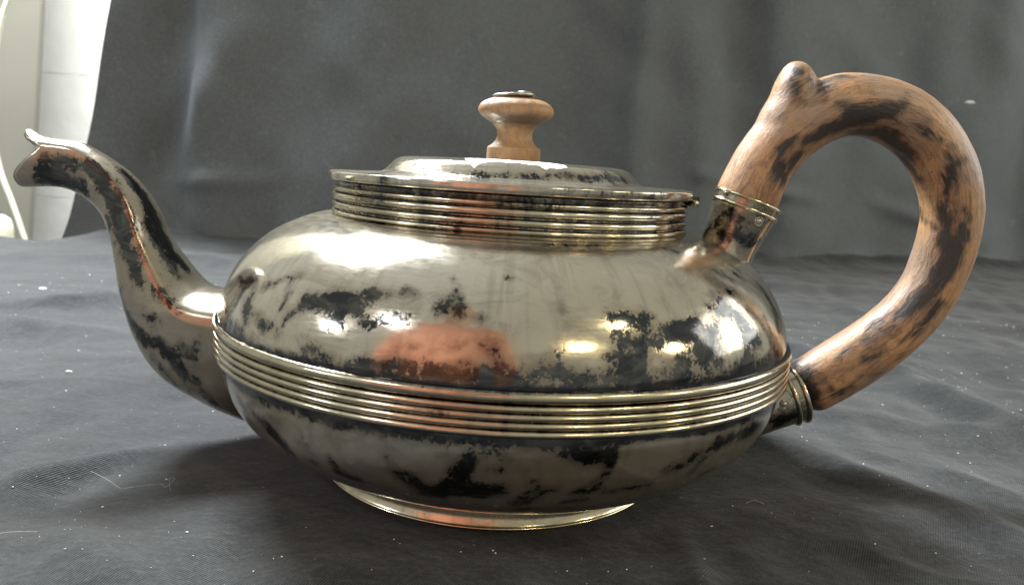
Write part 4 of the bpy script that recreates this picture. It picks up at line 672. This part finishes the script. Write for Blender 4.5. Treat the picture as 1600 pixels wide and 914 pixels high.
# ---- the two silver sockets that hold the handle
def socket(stations, beads, pin, label):
    """stations (x,z,r) mm along the axis"""
    s = hermite(np.array(stations, float), 6) / 1000
    o = tube('socket', np.stack([s[:, 0], 0 * s[:, 0], s[:, 1]], -1), s[:, 2], M_SILVER, pot, 64, caps=False)
    put_attr(o, SOCKET_BLOBS, None, 0.36)
    md = o.modifiers.new('thickness', 'SOLIDIFY'); md.thickness = 0.0006; md.offset = -1
    ax = Vector((stations[-1][0] - stations[0][0], 0, stations[-1][1] - stations[0][1])).normalized()
    q = ax.to_track_quat('Z', 'Y')
    for (x, z, r, h) in beads:
        b = lathe('bead', [(r + 0.1 + 0.55 * math.cos(a), h * math.sin(a)) for a in np.linspace(0, 2 * PI, 13)[:-1]], M_REED, o, 64, closed=True)
        put_attr(b, [], None, 0.2)
        b.location = (x / 1000, 0, z / 1000); b.rotation_euler = q.to_euler()
    p = lathe('pin', hermite([(1.35, -0.6), (1.35, 0.05), (1.15, 0.25), (0.95, 0.1), (0.85, 0.1), (0.7, 0.45), (0.35, 0.6), (0.01, 0.62)], 3), M_STEEL, o, 24)
    pv = Vector(pin[:3]) / 1000; nrm = Vector(pin[3:])
    p.location = pv; p.rotation_euler = nrm.to_track_quat('Z', 'Y').to_euler()
    return o
socket([(60.6, 58.0, 8.6), (62.4, 63.0, 8.0), (64.2, 68.6, 8.05), (66.0, 74.2, 8.9), (67.1, 77.6, 9.35), (67.9, 80.2, 9.55)],
       [(67.0, 77.5, 9.4, 0.55), (67.8, 80.0, 9.6, 0.5)], (68.9, -8.85, 74.6, 0.15, -1, 0), '')
socket([(70.0, 16.5, 8.6), (76.0, 18.6, 8.3), (82.0, 20.8, 8.0), (87.1, 22.7, 7.9), (89.6, 23.7, 8.0)],
       [(86.6, 22.5, 8.0, 0.7), (89.3, 23.6, 8.1, 0.75)], (82.4, -7.95, 22.6, 0.1, -1, 0.1), '')

# ------------------------------------------------------------------ lint and threads on the cloth
def tz(x, y): return float(table_z(np.array([x]), np.array([y]))[0])
V = []; F = []
def flake(x, y, s):
    z = tz(x, y) + 0.0002; k = random.randint(4, 6); b = len(V); a0 = random.random() * 6
    ex = random.uniform(1, 2.2); ca, sa = math.cos(a0), math.sin(a0)
    for lev, hh in ((1.0, 0.0), (0.6, s * 0.5)):
        for i in range(k):
            a = 2 * PI * i / k; r = s * random.uniform(0.6, 1.1) * lev
            px, py = r * ex * math.cos(a), r * math.sin(a)
            V.append((x + px * ca - py * sa, y + px * sa + py * ca, z + hh))
    for i in range(k): F.append((b + i, b + (i + 1) % k, b + k + (i + 1) % k, b + k + i))
    F.append(tuple(b + k + i for i in range(k)))
for i in range(2600):
    x = random.uniform(-0.30, 0.34); y = random.uniform(-0.13, 0.30)
    if math.hypot(x, y) < 0.056: continue
    flake(x, y, random.choice([0.00006, 0.00007, 0.00008, 0.0001, 0.00012, 0.00014, 0.00024]) * (1 + max(0, y) * 3))
lint = link('lint', mesh('lint', V, F), M_LINT, None, False)
tag(lint, 'pale lint specks and dust scattered over the black cloth', 'lint', kind='stuff')
def thread(pts, r, label, group='stray threads on the cloth'):
    P = hermite([(x, y, tz(x, y) + 0.0004 + h) for x, y, h in pts], 6)
    o = tube('thread', P, [r] * len(P), M_THREAD, None, 6, up=(0, 0, 1)); tag(o, label, 'thread', group); return o
thread([(-0.1065, -0.0295, 0.0002), (-0.100, -0.0335, 0.001), (-0.0945, -0.0375, 0.0)], 0.00004, 'short pale thread on the cloth left of the teapot foot')
thread([(-0.094, -0.0375, 0.0), (-0.089, -0.0368, 0.0008), (-0.0855, -0.0352, 0.0006), (-0.0835, -0.0368, 0.0003), (-0.0825, -0.0335, 0.0012), (-0.0842, -0.0328, 0.0008), (-0.0815, -0.0385, 0.0)], 0.00003, 'curly fine thread tangled on the cloth below the spout')
thread([(-0.108, -0.0745, 0.0), (-0.1035, -0.0695, 0.0008), (-0.0985, -0.0655, 0.0)], 0.00007, 'straight white thread at the left edge of the cloth, nearest the camera')
thread([(0.0665, -0.031, 0.0), (0.069, -0.030, 0.0005), (0.0715, -0.0305, 0.0)], 0.00006, 'tiny pale thread on the dark cloth right of the foot')
def fluff(loc, s, label, sq=0.6):
    bm = bmesh.new(); bmesh.ops.create_icosphere(bm, subdivisions=3, radius=s)
    for v in bm.verts:
        n = 1 + 0.5 * mnoise.noise(v.co * (1.6 / s) + Vector(loc) * 50); v.co = Vector((v.co.x * n * 1.5, v.co.y * n, v.co.z * n * sq))
    me = bpy.data.meshes.new('fluff'); bm.to_mesh(me); bm.free()
    o = link('fluff', me, M_PAPER); o.location = loc
    return tag(o, label, 'fluff')
fluff((-0.265, 0.213, tz(-0.265, 0.213) + 0.0007), 0.0012, 'pale crumb on the cloth at the far left')
fluff((-0.1575, 0.0505, tz(-0.1575, 0.0505) + 0.0003), 0.0007, 'flat pale lint scrap on the cloth left of the spout base')
fluff((0.5125, 0.672, 0.1885), 0.0034, 'bright white fluff caught on the black backdrop right of the handle')

# ------------------------------------------------------------------ the person in front of the table, seen only as a reflection in the silver
M_TOP = plain_mat('salmon_knit', (0.76, 0.32, 0.21), 0.8, 60, 0.15)
M_SKIN = plain_mat('skin', (0.58, 0.33, 0.23), 0.5, 40, 0.08)
M_HAIR = plain_mat('brown_hair', (0.05, 0.03, 0.02), 0.6, 90, 0.4)
def skin_mesh(name, joints, edges, m, parent=None, lev=2, root=0):
    me = bpy.data.meshes.new(name); me.from_pydata([j[:3] for j in joints], edges, []); me.update()
    o = bpy.data.objects.new(name, me); COL.objects.link(o)
    md = o.modifiers.new('skin', 'SKIN'); sv = me.skin_vertices[0].data
    for i, j in enumerate(joints):
        sv[i].radius = (j[3], j[4] if len(j) > 4 else j[3]); sv[i].use_root = (i == root)
    sd = o.modifiers.new('sub', 'SUBSURF'); sd.levels = lev; sd.render_levels = lev
    dg = bpy.context.evaluated_depsgraph_get()
    me2 = bpy.data.meshes.new_from_object(o.evaluated_get(dg)); o.modifiers.clear(); o.data = me2; me2.name = name
    me2.materials.clear(); me2.materials.append(m); me2.polygons.foreach_set('use_smooth', [True] * len(me2.polygons))
    if parent: o.parent = parent
    return o
J = [(0, 0, 0.02, .16, .11), (0, 0, 0.16, .145, .10), (0, 0, 0.32, .17, .115), (0, 0, 0.46, .15, .11), (0, 0, 0.545, .055, .055), (0, .015, 0.60, .052, .055), (0, .03, 0.67, .07, .085), (0, .03, 0.75, .075, .09), (0, .02, 0.80, .05, .06)]
E = [(i, i + 1) for i in range(8)]
for sgn in (-1, 1):
    b = len(J)
    J += [(sgn * .17, 0, .48, .062), (sgn * .235, -.02, .24, .045), (sgn * .24, .03, .02, .034), (sgn * .24, .04, -.04, .032, .016)]
    E += [(3, b), (b, b + 1), (b + 1, b + 2), (b + 2, b + 3)]
    for k in range(4):
        c = len(J); yy = .04 + (k - 1.5) * .018
        J += [(sgn * .24, yy, -.085, .009), (sgn * .236, yy + .004, -.115, .0085), (sgn * .228, yy + .006, -.135 + .006 * abs(k - 1.4), .0075)]
        E += [(b + 3, c), (c, c + 1), (c + 1, c + 2)]
    c = len(J); J += [(sgn * .235, .075, -.05, .010), (sgn * .228, .088, -.085, .0085)]; E += [(b + 2, c), (c, c + 1)]
c = len(J); J += [(0, .118, .70, .012), (0, -.005, -.14, .15, .11)]; E += [(6, c), (0, c + 1)]
person = skin_mesh('person', J, E, M_SKIN, None, 2)
tag(person, 'person in a salmon top mirrored in the front of the silver teapot', 'person')
JT = [(0, 0, -0.06, .165, .118), (0, 0, 0.10, .155, .112), (0, 0, 0.32, .185, .13), (0, 0, 0.47, .155, .118), (0, 0, 0.525, .075, .068)]
ET = [(i, i + 1) for i in range(4)]
for sgn in (-1, 1):
    b = len(JT); JT += [(sgn * .175, 0, .475, .074), (sgn * .238, -.02, .24, .056), (sgn * .242, .025, .05, .046)]; ET += [(3, b), (b, b + 1), (b + 1, b + 2)]
skin_mesh('jumper', JT, ET, M_TOP, person, 2)
skin_mesh('hair', [(0, -.01, .68, .075, .085), (0, 0, .76, .085, .10), (0, .0, .815, .05, .07)], [(0, 1), (1, 2)], M_HAIR, person, 2)
person.location = (-0.235, -0.62, 0.03); person.rotation_euler = (math.radians(-8), 0, math.radians(-12))
